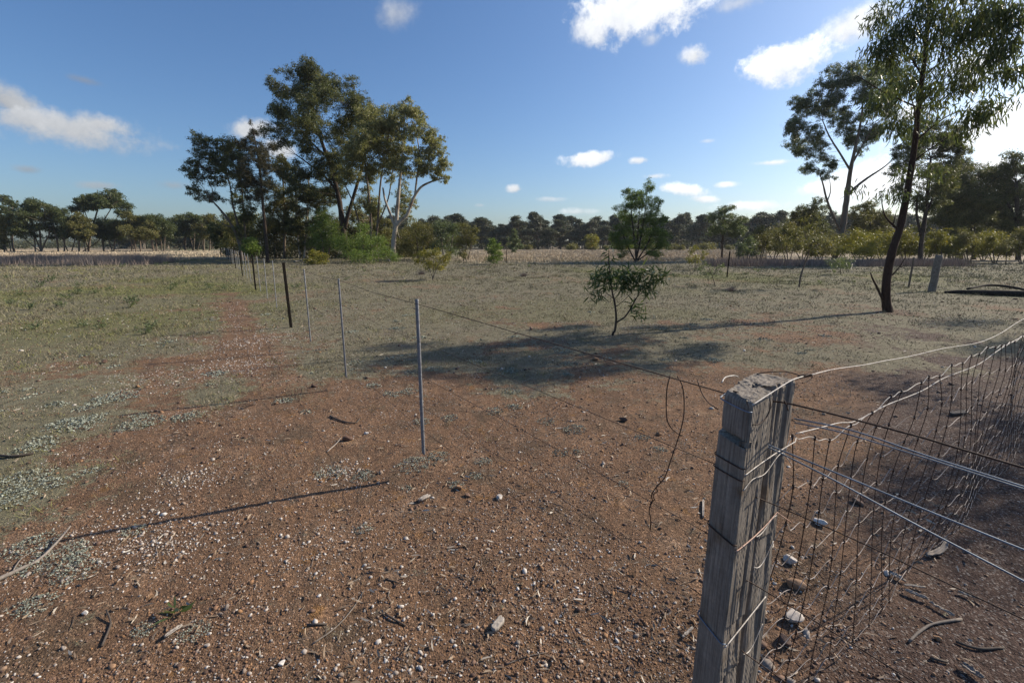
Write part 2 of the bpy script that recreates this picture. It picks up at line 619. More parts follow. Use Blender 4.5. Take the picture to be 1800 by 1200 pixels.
# ------------------------------------------------------------------ the ground
nr, rmin, rmax = 800, 0.35, 420.0
rr = rmin * (rmax / rmin) ** (np.arange(nr) / (nr - 1))
fa = np.linspace(-62, 62, 600)
ba = np.linspace(62, 298, 60)[1:-1]
ang = np.radians(np.concatenate([fa, ba]))
na = len(ang)
X = rr[:, None] * np.sin(ang)[None, :]
Y = rr[:, None] * np.cos(ang)[None, :]
Z = gh(X, Y)
V = np.stack([X, Y, Z], -1).reshape(-1, 3)
V = np.vstack([V, [[0, 0, float(Z[0].mean())]]])
i = np.arange(nr - 1)[:, None] * na
j = np.arange(na)[None, :]
j2 = (j + 1) % na
Q = np.stack([i + j, i + na + j, i + na + j2, i + j2], -1).reshape(-1, 4)
jj = np.arange(na)
T = np.stack([np.full(na, nr * na), jj, (jj + 1) % na], -1)
xs, ys = V[:, 0], V[:, 1]
zone = np.stack([turf(xs, ys), greenness(xs, ys), dryness(xs, ys), roadbase(xs, ys)], -1)
gm, nt = mat_new('earth_and_turf')
tc = nt.nodes.new('ShaderNodeTexCoord').outputs['Object']
za = attr(nt, 'zone')
sep = N(nt, 'ShaderNodeSeparateColor')
nt.links.new(za.outputs['Color'], sep.inputs[0])
zt, zg, zd, zr = sep.outputs[0], sep.outputs[1], sep.outputs[2], za.outputs['Alpha']
n_a = noise_n(nt, tc, 1.6, 5, 0.6)
n_b = noise_n(nt, tc, 9.0, 5, 0.65)
n_c = noise_n(nt, tc, 55.0, 5, 0.7)
n_d = noise_n(nt, tc, 210.0, 3, 0.6)
vor = N(nt, 'ShaderNodeTexVoronoi')
vor.inputs['Scale'].default_value = 130
nt.links.new(tc, vor.inputs['Vector'])
vsep = N(nt, 'ShaderNodeSeparateColor')
nt.links.new(vor.outputs['Color'], vsep.inputs[0])
soil = ramp(nt, n_a, [(0.3, (0.117, 0.073, 0.047)), (0.55, (0.170, 0.103, 0.063)), (0.75, (0.205, 0.132, 0.086))])
soil = mixc(nt, smooth(nt, n_b, 0.52, 0.68), soil, (0.1302, 0.0924, 0.06468))
soil = mixc(nt, smooth(nt, noise_n(nt, tc, 5.0, 3, 0.6), 0.60, 0.72), soil, (0.189, 0.105, 0.0462))
soil = mixc(nt, math_n(nt, 'MULTIPLY', smooth(nt, noise_n(nt, tc, 2.3, 6, 0.62), 0.50, 0.66), 0.75), soil, (0.09912, 0.07056, 0.04704))
soil = mixc(nt, math_n(nt, 'MULTIPLY', smooth(nt, noise_n(nt, vmath(nt, 'ADD', tc, (7.3, 2.1, 0)).outputs[0], 3.1, 6, 0.65), 0.56, 0.70), 0.7), soil, (0.2436, 0.1638, 0.1092))
grain = ramp(nt, vsep.outputs[0], [(0.0, (0.62, 0.58, 0.55)), (0.55, (1.0, 1.0, 1.0)), (0.85, (1.35, 1.3, 1.25)), (0.96, (2.4, 2.4, 2.4))])
soil = mixc(nt, 0.8, soil, grain, 'MULTIPLY')
soil = mixc(nt, 0.7, soil, ramp(nt, n_c, [(0.25, 0.55), (0.75, 1.4)]), 'MULTIPLY')
road = ramp(nt, vsep.outputs[1], [(0.0, (0.0396, 0.02448, 0.02016)), (0.5, (0.0756, 0.04752, 0.03816)), (0.85, (0.1116, 0.0756, 0.0612)), (0.97, (0.2376, 0.2088, 0.1872))])
road = mixc(nt, 0.6, road, ramp(nt, n_c, [(0.3, 0.6), (0.7, 1.3)]), 'MULTIPLY')
soil = mixc(nt, zr, soil, road)
turfc = ramp(nt, n_b, [(0.28, (0.084, 0.075, 0.046)), (0.45, (0.152, 0.137, 0.090)), (0.6, (0.196, 0.175, 0.119)), (0.78, (0.148, 0.144, 0.088))])
turfc = mixc(nt, smooth(nt, n_a, 0.5, 0.72), turfc, (0.16, 0.132, 0.0944))
turfc = mixc(nt, 0.85, turfc, ramp(nt, n_c, [(0.25, 0.62), (0.5, 0.97), (0.75, 1.35)]), 'MULTIPLY')
turfc = mixc(nt, 0.3, turfc, ramp(nt, n_d, [(0.25, 0.5), (0.75, 1.5)]), 'MULTIPLY')
grn = ramp(nt, n_c, [(0.3, (0.068, 0.0784, 0.024)), (0.7, (0.172, 0.164, 0.0624))])
turfc = mixc(nt, math_n(nt, 'MULTIPLY', zg, 0.8), turfc, grn)
dry = ramp(nt, n_b, [(0.3, (0.27, 0.21, 0.145)), (0.7, (0.40, 0.32, 0.225))])
turfc = mixc(nt, zd, turfc, dry)
tm = math_n(nt, 'ADD', zt, math_n(nt, 'MULTIPLY', math_n(nt, 'SUBTRACT', n_b, 0.5), 1.9))
tm = math_n(nt, 'ADD', tm, math_n(nt, 'MULTIPLY', math_n(nt, 'SUBTRACT', n_c, 0.5), 1.7))
col = mixc(nt, smooth(nt, tm, 0.36, 0.64), soil, turfc)
p = N(nt, 'ShaderNodeBsdfPrincipled')
p.inputs['Roughness'].default_value = 0.95
p.inputs['Specular IOR Level'].default_value = 0.15
nt.links.new(col, p.inputs['Base Color'])
hgt = math_n(nt, 'ADD', math_n(nt, 'MULTIPLY', n_c, 1.0), math_n(nt, 'MULTIPLY', math_n(nt, 'SUBTRACT', 1.0, vor.outputs['Distance']), 0.35))
hgt = math_n(nt, 'ADD', hgt, math_n(nt, 'MULTIPLY', n_b, 1.6))
bp = N(nt, 'ShaderNodeBump')
bp.inputs['Strength'].default_value = 0.9
bp.inputs['Distance'].default_value = 0.016
nt.links.new(hgt, bp.inputs['Height'])
nt.links.new(bp.outputs[0], p.inputs['Normal'])
out_surface(nt, p.outputs[0])
tag(link('ground', mesh_np('ground', V, [Q, T], None, True, zone), gm), 'red earth and grey-green turf of the paddock', 'ground', kind='structure')

# ------------------------------------------------------------------ the wooden strainer post
PL, PF, PR, PB = np.array([.490, 1.016]), np.array([.507, .915]), np.array([.7165, 1.10]), np.array([.645, 1.165])
POST_TOP = 1.25
edges = [PF, PR, PB, PL, PF]
cum = np.concatenate([[0], np.cumsum([np.linalg.norm(edges[k + 1] - edges[k]) for k in range(4)])])
PER = cum[-1]
NS = 300
s_arr = np.arange(NS) * PER / NS
per = np.stack([np.interp(s_arr, cum, [e[a] for e in edges]) for a in (0, 1)], -1)
kern = np.hanning(15)
kern /= kern.sum()
sm = np.zeros_like(per)
for k in range(15):
    sm += kern[k] * np.roll(per, k - 7, axis=0)
per = sm
pt = np.roll(per, -1, 0) - np.roll(per, 1, 0)
pt /= np.linalg.norm(pt, axis=1)[:, None]
pnrm = np.stack([pt[:, 1], -pt[:, 0]], -1)
PCEN = per.mean(0)


def post_xy(s, z, off=0.0):
    """a point on the post's skin at arc length s and height z"""
    s = np.asarray(s) % PER
    x = np.interp(s, np.append(s_arr, PER), np.append(per[:, 0], per[0, 0]))
    y = np.interp(s, np.append(s_arr, PER), np.append(per[:, 1], per[0, 1]))
    nx = np.interp(s, np.append(s_arr, PER), np.append(pnrm[:, 0], pnrm[0, 0]))
    ny = np.interp(s, np.append(s_arr, PER), np.append(pnrm[:, 1], pnrm[0, 1]))
    g = 1 + 0.055 * (POST_TOP - np.asarray(z))
    return np.stack([PCEN[0] + (x - PCEN[0]) * g + nx * off, PCEN[1] + (y - PCEN[1]) * g + ny * off], -1)


NZ = 420
zz = np.concatenate([np.linspace(-0.4, 0.35, 40), np.linspace(0.352, POST_TOP, NZ - 40)])
S2, Z2 = np.meshgrid(s_arr, zz)
S2c = np.where(S2 > PER * 0.86, S2 - PER, S2)
th = S2 / PER * 2 * PI
cu, cv = np.cos(th), np.sin(th)
wob = pn(Z2 * 3, S2 * 6, 71) * 0.6 + pn(Z2 * 9, S2 * 9, 72) * 0.25
rightf = sstep(S2, 0.006, 0.02) * (1 - sstep(S2, 0.325, 0.345))
dep = (0.0011 + 0.0007 * rightf) * (1 - np.abs(pn(S2 * 150 + wob, Z2 * 5, 73)) * 1.6)
dep += 0.0014 * rightf * pn(S2 * 42 + 1.5 * wob, Z2 * 3.5, 74)
dep += 0.0004 * rightf * np.sin((S2 * 1.3 + Z2 * 0.75 + 0.02 * wob) * 420) * sstep(pn(S2 * 20, Z2 * 6, 75), -0.2, 0.3)
sc1 = 0.150 + 0.010 * pn(Z2[:, :1] * 2.2, Z2[:, :1] * 0, 76) + 0.006 * np.sin(Z2[:, :1] * 7)
w1 = 0.0165 * (1 + 0.5 * pn(Z2 * 5, Z2 * 0, 77))
dep += 0.045 * np.exp(-((S2 - sc1) / w1) ** 4)
dep += 0.006 * sstep(S2 - sc1, 0.0, 0.006) * (1 - sstep(S2, 0.235, 0.25)) * (0.6 + pn(Z2 * 2, S2 * 5, 78))
sc2 = 0.088 + 0.008 * pn(Z2[:, :1] * 4, Z2[:, :1] * 0 + 3, 79)
dep += 0.012 * np.exp(-((S2 - sc2) / 0.0052) ** 2) * sstep(Z2, 0.52, 0.6) * (1 - sstep(Z2, 0.98, 1.04))
sc3 = 0.047 + 0.006 * pn(Z2[:, :1] * 5, Z2[:, :1] * 0 + 8, 80)
dep += 0.008 * np.exp(-((S2 - sc3) / 0.0045) ** 2) * (1 - sstep(Z2, 0.55, 0.66))
sc4 = 0.195 + 0.006 * pn(Z2[:, :1] * 3, Z2[:, :1] * 0 + 1, 81)
dep += 0.009 * np.exp(-((S2 - sc4) / 0.005) ** 2) * sstep(Z2, 0.95, 1.05)
for sk in (0.545, 0.562, 0.585, 0.602):          # drying checks on the smooth shaded face
    dep += 0.0032 * np.exp(-((S2 - sk - 0.004 * pn(Z2 * 3, Z2 * 0, 82)) / 0.0013) ** 2) * sstep(pn(Z2 * 3 + sk * 90, Z2 * 0, 83), -0.05, 0.25)
blk = ((S2 > 0.50) | (S2 < 0.0105))
zcut = 1.158 + 0.10 * (S2c + 0.05) * 0 + 0.0025 * pn(S2 * 40, S2 * 0, 84)
dep += np.where(blk & (Z2 > zcut), 0.0055 + 0.002 * pn(S2 * 30, Z2 * 10, 85), 0)
dep += np.where(blk & (Z2 > zcut - 0.013) & (Z2 <= zcut), 0.019, 0)
dep += np.where((S2 > 0.0105) & (S2 < 0.0135) & (Z2 > zcut), 0.010, 0)
for (zc_, sa, sb, dd) in ((0.655, 0.004, 0.13, 0.005), (0.505, 0.004, 0.13, 0.006), (0.60, 0.15, 0.235, 0.005), (0.83, 0.15, 0.24, 0.004)):
    st = (S2 > sa) & (S2 < sb) & (Z2 < zc_ + 0.25 * (sb - S2)) & (Z2 > zc_ + 0.25 * (sb - S2) - 0.15)
    dep += np.where(st, dd * (Z2 - (zc_ + 0.25 * (sb - S2) - 0.15)) / 0.15, 0)
dep += 0.012 * np.exp(-((S2 - 0.062) / 0.004) ** 2 - ((Z2 - 1.135) / 0.008) ** 2)      # old staple hole
dep += 0.010 * np.exp(-((S2 - 0.070) / 0.004) ** 2 - ((Z2 - 0.735) / 0.012) ** 2)
dep += 0.006 * np.maximum(0, pn(S2 * 22, Z2 * 9, 89)) * (np.exp(-(S2c / 0.014) ** 2) + np.exp(-((S2 - 0.279) / 0.014) ** 2))
dep += sstep(Z2, POST_TOP - 0.012, POST_TOP) * 0.004 * (1 + pn(S2 * 60, Z2 * 0, 86))
base_xy = post_xy(S2.ravel(), Z2.ravel()).reshape(len(zz), NS, 2)
XY = base_xy - pnrm[None, :, :] * dep[:, :, None]
topz = POST_TOP + 0.0022 * fbm(per[:, 0] * 60, per[:, 1] * 60, 87, 3)
Z3 = Z2.copy()
Z3[-1] = topz
PV = np.concatenate([XY, Z3[:, :, None]], -1).reshape(-1, 3)
ii = np.arange(len(zz) - 1)[:, None] * NS
jj = np.arange(NS)[None, :]
jn = (jj + 1) % NS
PQ = [np.stack([ii + jj, ii + jn, ii + NS + jn, ii + NS + jj], -1).reshape(-1, 4)]
# sawn top, worn rough
last = XY[-1]
NRI = 34
prev = (len(zz) - 1) * NS
caps = []
for q in range(1, NRI):
    f = 1 - q / NRI
    xy = PCEN + (last - PCEN) * f
    zc = POST_TOP + 0.0022 * fbm(xy[:, 0] * 60, xy[:, 1] * 60, 87, 3)
    ang_ = (xy[:, 0] * 0.8 + xy[:, 1] * 0.6)
    zc -= 0.0022 * np.abs(pn(xy[:, 0] * 120 + xy[:, 1] * 60, xy[:, 1] * 150, 88))
    zc -= 0.010 * np.exp(-(((xy[:, 0] - 0.585) * 0.8 + (xy[:, 1] - 1.05) * 0.6) / 0.022) ** 2 - ((-(xy[:, 0] - 0.585) * 0.6 + (xy[:, 1] - 1.05) * 0.8) / 0.005) ** 2)
    caps.append(np.concatenate([xy, zc[:, None]], -1))
    cur = len(PV) + (q - 1) * NS
    PQ.append(np.stack([prev + jj[0], prev + jn[0], cur + jn[0], cur + jj[0]], -1))
    prev = cur
PV2 = np.vstack([PV] + caps + [np.array([[PCEN[0], PCEN[1], POST_TOP - 0.002]])])
ci = len(PV2) - 1
PT = np.stack([prev + jj[0], prev + jn[0], np.full(NS, ci)], -1)
wm, nt = mat_new('weathered_hardwood')
tcw = nt.nodes.new('ShaderNodeTexCoord').outputs['Object']
mpw = N(nt, 'ShaderNodeMapping')
mpw.inputs['Scale'].default_value = (1, 1, 0.035)
nt.links.new(tcw, mpw.inputs['Vector'])
g1 = noise_n(nt, mpw.outputs[0], 190, 5, 0.7)
g2 = noise_n(nt, mpw.outputs[0], 48, 4, 0.6)
g3 = noise_n(nt, tcw, 9, 4, 0.6)
g4 = noise_n(nt, tcw, 160, 4, 0.7)
wc = ramp(nt, g1, [(0.25, (0.085, 0.072, 0.060)), (0.45, (0.195, 0.168, 0.142)), (0.7, (0.305, 0.272, 0.232))])
wc = mixc(nt, 0.5, wc, ramp(nt, g2, [(0.3, (0.58, 0.55, 0.52)), (0.68, (1.2, 1.18, 1.15))]), 'MULTIPLY')
wc = mixc(nt, smooth(nt, g3, 0.55, 0.75), wc, mixc(nt, 1.0, wc, (0.72, 0.60, 0.47), 'MULTIPLY'))
wc = mixc(nt, 0.8, wc, ramp(nt, noise_n(nt, tcw, 16, 5, 0.7), [(0.3, 0.62), (0.7, 1.3)]), 'MULTIPLY')
wc = mixc(nt, 0.35, wc, ramp(nt, g4, [(0.3, 0.6), (0.7, 1.3)]), 'MULTIPLY')
pw = N(nt, 'ShaderNodeBsdfPrincipled')
pw.inputs['Roughness'].default_value = 0.85
pw.inputs['Specular IOR Level'].default_value = 0.25
nt.links.new(wc, pw.inputs['Base Color'])
bw = N(nt, 'ShaderNodeBump')
bw.inputs['Strength'].default_value = 0.45
bw.inputs['Distance'].default_value = 0.0016
nt.links.new(math_n(nt, 'ADD', g1, math_n(nt, 'MULTIPLY', g4, 0.4)), bw.inputs['Height'])
nt.links.new(bw.outputs[0], pw.inputs['Normal'])
out_surface(nt, pw.outputs[0])
M_WOOD = wm
post = empty('wooden_post', (float(PCEN[0]), float(PCEN[1]), 0), 'thick split grey wooden fence post with a deep crack and wire loops round it', 'fence post')
po = np.array([PCEN[0], PCEN[1], 0.0])
pme = mesh_np('timber', PV2 - po, PQ + [PT], None, True)
link('timber', pme, M_WOOD, post)


def part_wire(name, parent, pts, r, mat, origin, k=6, sub=4):
    g = Geo()
    tube(g, pts, np.full(len(pts), r) if np.isscalar(r) else r, k, sub)
    return link(name, g.mesh(name, True, origin), mat, parent)


def band(z_of, s0, s1, r, mat, n=60, end=None):
    ss = np.linspace(s0, s1, n)
    z = np.array([z_of((q - s0) / (s1 - s0)) for q in ss])
    xy = post_xy(ss, z, r + 0.0012)
    pts = np.concatenate([xy, z[:, None]], -1)
    if end is not None:
        pts = np.vstack([pts, end])
    return part_wire('wire_loop', post, pts, r, mat, po, 6, 1)


def pa(*a):
    return np.array([tuple(P(*q)) for q in a])


# two-tone loops: shade painted dark on the near face, sunlight painted pale on the split face
band(lambda t: 1.232 + 0.004 * math.sin(t * 6), 0.36, PER + 0.004, 0.0017, M_WIRE_G)
knot = pa((1322, 712, .914), (1345, 697, .95), (1370, 681, 1.0), (1392, 668, 1.05), (1412, 661, 1.10))
part_wire('wire_loop', post, knot, 0.0015, M_WIRE_W, po)
part_wire('wire_loop', post, pa((1269, 672, 1.02), (1275, 663, 1.06), (1290, 660, 1.10), (1297, 662, 1.12)), 0.0016, M_WIRE_W, po)
part_wire('wire_loop', post, pa((1330, 657, 1.14), (1350, 654, 1.13), (1380, 653, 1.12), (1398, 657, 1.11), (1412, 661, 1.10), (1425, 657, 1.12), (1427, 664, 1.12), (1418, 670, 1.11), (1410, 673, 1.10)), 0.0014, M_WIRE_R, po)
coil = []
for q in range(40):
    t = q / 39
    c0 = P(1404 + 20 * t, 662 - 3.0 * t, 1.09 + 0.03 * t)
    coil.append((c0.x + 0.004 * math.cos(q * 1.5), c0.y, c0.z + 0.004 * math.sin(q * 1.5)))
part_wire('wire_knot', post, np.array(coil), 0.0013, M_WIRE_R, po, 5, 2)
band(lambda t: 1.100 - 0.014 * math.sin(t * PI), 0.33, PER + 0.005, 0.0016, M_WIRE_R)
band(lambda t: 1.086 - 0.01 * t * t, 0.004, 0.235, 0.0014, M_WIRE_W, 40, pa((1398, 776, 1.10), (1399, 770, 1.12)))
band(lambda t: 1.072 - 0.018 * math.sin(t * PI), 0.33, PER + 0.005, 0.0015, M_WIRE_R)
band(lambda t: 1.048 + 0.012 * t + 0.008 * math.sin(t * 9), 0.004, 0.24, 0.0011, M_WIRE_W, 40, pa((1393, 818, 1.13),))
band(lambda t: 0.912 - 0.012 * math.sin(t * PI), 0.33, PER + 0.005, 0.0017, M_WIRE_R)
band(lambda t: 0.898 - 0.012 * math.sin(t * PI * .8), 0.004, 0.25, 0.0016, metal_mat('pink_rust_wire', (0.26, 0.15, 0.11), (0.42, 0.29, 0.24), 0.1, 0.6), 40, pa((1390, 917, 1.12),))
band(lambda t: 0.880 - 0.006 * math.sin(t * 6), 0.12, 0.25, 0.0014, M_WIRE_W, 40)
band(lambda t: 0.648 - 0.012 * math.sin(t * PI), 0.33, PER + 0.005, 0.0018, M_WIRE_G)
band(lambda t: 0.640 - 0.004 * t, 0.004, 0.245, 0.0017, M_WIRE_W, 40)
band(lambda t: 0.79 - 0.02 * math.sin(t * 4), 0.13, 0.25, 0.0013, M_WIRE_W, 30)
band(lambda t: 0.53 - 0.02 * math.sin(t * 4), 0.13, 0.25, 0.0014, M_WIRE_W, 30)
part_wire('wire_tie', post, pa((1354, 702, .965), (1353, 720, .96), (1346, 735, .95), (1334, 745, .935), (1322, 746, .93)), 0.0013, M_WIRE_R, po)
part_wire('wire_tie', post, pa((1378, 703, .99), (1383, 713, .985), (1386, 722, .98)), 0.0014, M_WIRE_R, po)

# ------------------------------------------------------------------ the long wire fence on the left
fence = empty('wire_fence', (FP0.x, FP0.y, 0), 'long plain wire fence of black steel posts and thin grey droppers', 'fence')
fo = np.array([FP0.x, FP0.y, 0.0])
SPAN = 9.03
NSPAN = 13


def fence_pt(a):
    return FP0 + FDIR * a


WZ = [1.205, 0.955, 0.72, 0.505, 0.33]
WZ0 = [1.222, 1.03, 0.83, 0.64, 0.48]
fx, fy = FDIR.x, FDIR.y


def dropper_mesh(h):
    """folded steel channel, open to one side, with two pressed edges"""
    sec = np.array([(-.016, -.009), (.016, -.009), (.016, .010), (.0128, .010), (.0128, -.0058), (-.0128, -.0058), (-.0128, .006), (-.016, .006)])
    g = Geo()
    n = len(sec)
    lev = np.array([0, .01, h - .012, h])
    sc_ = np.array([.93, 1, 1, .93])
    v = np.concatenate([np.concatenate([sec * q, np.full((n, 1), l)], -1) for l, q in zip(lev, sc_)])
    a, b = np.arange(len(lev) - 1)[:, None] * n, np.arange(n)[None, :]
    b2 = (b + 1) % n
    g.add(v, [np.stack([a + b, a + b2, a + n + b2, a + n + b], -1).reshape(-1, 4), np.arange(n)[None, ::-1], np.arange(n)[None, :] + (len(lev) - 1) * n])
    return g.mesh('dropper')


def picket_mesh(h):
    """three-finned star picket"""
    pts = []
    for q in range(3):
        a = q * 2 * PI / 3 + 0.4
        d = np.array([math.cos(a), math.sin(a)])
        p_ = np.array([-d[1], d[0]])
        L_ = 0.034 if q else 0.030
        pts += [d * 0.006 - p_ * 0.0035 * 1.6, d * L_ - p_ * 0.0032, d * L_ + p_ * 0.0032, d * 0.006 + p_ * 0.0035 * 1.6]
    sec = np.array(pts)
    n = len(sec)
    lev = np.array([-.35, .3, h - .006, h])
    sc_ = np.array([1, 1, 1, .9])
    g = Geo()
    v = np.concatenate([np.concatenate([sec * q, np.full((n, 1), l)], -1) for l, q in zip(lev, sc_)])
    a, b = np.arange(len(lev) - 1)[:, None] * n, np.arange(n)[None, :]
    b2 = (b + 1) % n
    g.add(v, [np.stack([a + b, a + b2, a + n + b2, a + n + b], -1).reshape(-1, 4), np.arange(n)[None, :] + (len(lev) - 1) * n])
    return g.mesh('steel_post')


dm, pm = dropper_mesh(1.085), picket_mesh(1.235)
dm.materials.append(M_GALV)
pm.materials.append(M_BLACK)
d0 = p0 = None
for sp in range(NSPAN):
    for q in (1, 2, 3, 4):
        a = sp * SPAN + q * SPAN / 4
        w = fence_pt(a)
        g_ = gz(w.x, w.y)
        if q < 4:
            o = link('dropper', dm, None, fence)
            o.location = (w.x - fo[0], w.y - fo[1], g_ * .5 + (0.150, 0.135, 0.14)[q - 1] + random.uniform(-.01, .01) * (sp > 0))
            o.rotation_euler = (R(random.uniform(-.9, .9)), R(random.uniform(-.9, .9)), math.atan2(fy, fx) + R(-12))
            o['label'] = 'thin pale grey steel dropper hung on the wires'
        else:
            o = link('steel_post', pm, None, fence)
            o.location = (w.x - fo[0], w.y - fo[1], g_)
            o.rotation_euler = (R(random.uniform(-.8, .8)), R(random.uniform(-.8, .8)), R(random.uniform(0, 25)))
            o['label'] = 'black steel star post driven into the ground'
for k in range(5):
    pts = []
    st = post_xy([0.53], [WZ0[k]], 0.0)[0]
    pts.append((st[0], st[1], WZ0[k]))
    for q in range(1, NSPAN * 4 + 1):
        a = q * SPAN / 4
        w = fence_pt(a)
        wm_ = fence_pt(a - SPAN / 8)
        z0 = WZ[k] if q > 1 else (WZ[k] + WZ0[k]) / 2
        pts.append((wm_.x + random.uniform(-.006, .006), wm_.y, z0 - 0.010 + gz(wm_.x, wm_.y) * .5))
        pts.append((w.x, w.y, WZ[k] + gz(w.x, w.y) * .5))
    pts = np.array(pts)
    part_wire('wire', fence, pts, 0.00125 if k else 0.0019, M_WIRE_R, fo, 5, 2)
# short clips where the top wire is tied down to the post
part_wire('wire_clip', fence, pa((1226, 668, 1.14), (1234, 691, 1.12), (1246, 708, 1.09), (1262, 719, 1.03)), 0.0014, M_WIRE_R, fo)

# ------------------------------------------------------------------ loose end of wire on the top strand
lw = pa((1178, 659, 1.262), (1173, 680, 1.262), (1171, 710, 1.262), (1173, 738, 1.26), (1181, 753, 1.26), (1192, 762, 1.26), (1200, 766, 1.255))
lw2 = pa((1190, 661, 1.255), (1198, 674, 1.25), (1202, 695, 1.25), (1202, 729, 1.25), (1195, 761, 1.25), (1181, 803, 1.25), (1172, 830, 1.25), (1167, 841, 1.25), (1152, 858, 1.24), (1145, 871, 1.245), (1147, 880, 1.25), (1141, 895, 1.25), (1144, 912, 1.245), (1143, 931, 1.25))
lo_ = tuple(lw[0])
loose = empty('hanging_wire', lo_, 'loop of loose rusty wire dangling from the top fence strand beside the wooden post', 'wire')
part_wire('loop', loose, lw, 0.0017, M_WIRE_R, lo_)
part_wire('tail', loose, lw2, 0.0017, M_WIRE_R, lo_)
tw = []
for q in range(44):
    t = q / 43
    c0 = P(1195 - 54 * t, 762 + 128 * t, 1.25)
    if t > 0.55:
        c0 = P(1165 - 22 * (t - .55) / .45, 832 + 60 * (t - .55) / .45, 1.25)
        tw.append((c0.x + 0.004 * math.cos(q * 1.3), c0.y + 0.004 * math.sin(q * 1.3), c0.z))
part_wire('twist', loose, np.array(tw), 0.0015, M_WIRE_R, lo_)

# ------------------------------------------------------------------ strands that run on past the post to the right
RD = Vector((0.297, -0.316, 0)).normalized()
PA = Vector((0.60, 1.02, 0))
rn = Vector((RD.y, -RD.x, 0))


def on_plane(px, py):
    v = ray(px, py)
    o_ = Vector((0, 0, EYE))
    t = (PA - o_).dot(rn) / v.dot(rn)
    return o_ + v * t


def run_wire(name, label, start, px_pts, r, mat, twist=0):
    q = [np.array(start)] + [np.array(on_plane(*a)) for a in px_pts]
    e = q[-1] + (q[-1] - q[-2]) / np.linalg.norm(q[-1] - q[-2]) * 0.9
    q.append(e)
    g = Geo()
    q = np.array(q)
    tube(g, q, np.full(len(q), r), 6, 6)
    if twist:
        q2 = q + np.array([0.0, 0.004, 0.003])
        tube(g, q2, np.full(len(q2), r), 6, 6)
    og = tuple(q[0])
    return tag(link(name, g.mesh(name, True, og), mat, None, og), label, 'wire')


st0 = np.array([PF[0] - .005, PF[1] + .07, 1.2555])
run_wire('strand_wire', 'single rusty top strand running from over the wooden post to the right', st0, [(1345, 703), (1400, 712), (1600, 763), (1800, 822)], 0.0021, M_WIRE_R)
run_wire('strand_wire', 'rusty strand leaving the split face of the post below the bright wires', tuple(P(1330, 874, .95)), [(1345, 880), (1500, 947), (1800, 1088)], 0.0016, M_WIRE_R)
run_wire('strand_wire', 'rusty strand leaving the post low down beside the large pale stones', tuple(P(1313, 1020, .95)), [(1330, 1029), (1500, 1132), (1620, 1206)], 0.0016, M_WIRE_R)
run_wire('strand_wire', 'lowest rusty strand at the foot of the wooden post', tuple(P(1304, 1143, .95)), [(1320, 1155), (1390, 1205), (1450, 1250)], 0.0016, M_WIRE_R)
run_wire('brace_wire', 'lower bright galvanised wire of the pair from the saw cut in the post', tuple(P(1310, 766, .93)), [(1322, 772), (1450, 835), (1620, 927), (1800, 1021)], 0.0019, M_WIRE_G)
run_wire('brace_wire', 'upper bright galvanised wire of the pair from the saw cut in the post', tuple(P(1312, 764, .932)), [(1330, 773), (1480, 835), (1640, 901), (1800, 966)], 0.0019, M_WIRE_G)
run_wire('brace_wire', 'twisted bright galvanised wires leaving the back edge of the post', tuple(P(1398, 736, 1.075)), [(1404, 737), (1500, 757), (1630, 801), (1800, 855)], 0.0017, M_WIRE_G)
run_wire('brace_wire', 'second thin galvanised wire joining the twisted pair behind the post', tuple(P(1398, 743, 1.075)), [(1404, 744), (1480, 760), (1628, 805), (1800, 859)], 0.0015, M_WIRE_G)

# ------------------------------------------------------------------ wire netting fence, going away to the right
ND = Vector((0.83, 0.56, 0)).normalized()
NP0 = Vector((0.725, 1.105, 0))
net = empty('netting_fence', (NP0.x, NP0.y, 0), 'sagging rusty wire netting fence leading away to the right from the wooden post', 'fence')
no = np.array([NP0.x, NP0.y, 0.0])
M_HALF = metal_mat('half_rusted_wire', (0.13, 0.10, 0.08), (0.46, 0.40, 0.36), 0.1, 0.7, 14)
HZ = [0.035, 0.12, 0.21, 0.31, 0.42, 0.54, 0.66, 0.785, 0.91, 1.04]
NST = 40
nr_ = np.random.default_rng(5)


def net_pt(s, z):
    bow = 0.035 * math.sin(s * 2.1 + 0.5) * (z * (1.1 - z) * 3) + 0.02 * math.sin(s * 5 + z * 5) * (z < 1.0)
    sag = 0.02 * math.sin(s * 1.3) + 0.012 * math.sin(s * 3.7 + 1) - 0.05 * math.exp(-((s - 0.35) / 0.25) ** 2) + (0.035 if s < 0.08 else 0)
    p_ = NP0 + ND * s + Vector((-ND.y, ND.x, 0)) * bow
    return np.array([p_.x, p_.y, 0.01 + z * (1 + sag)])


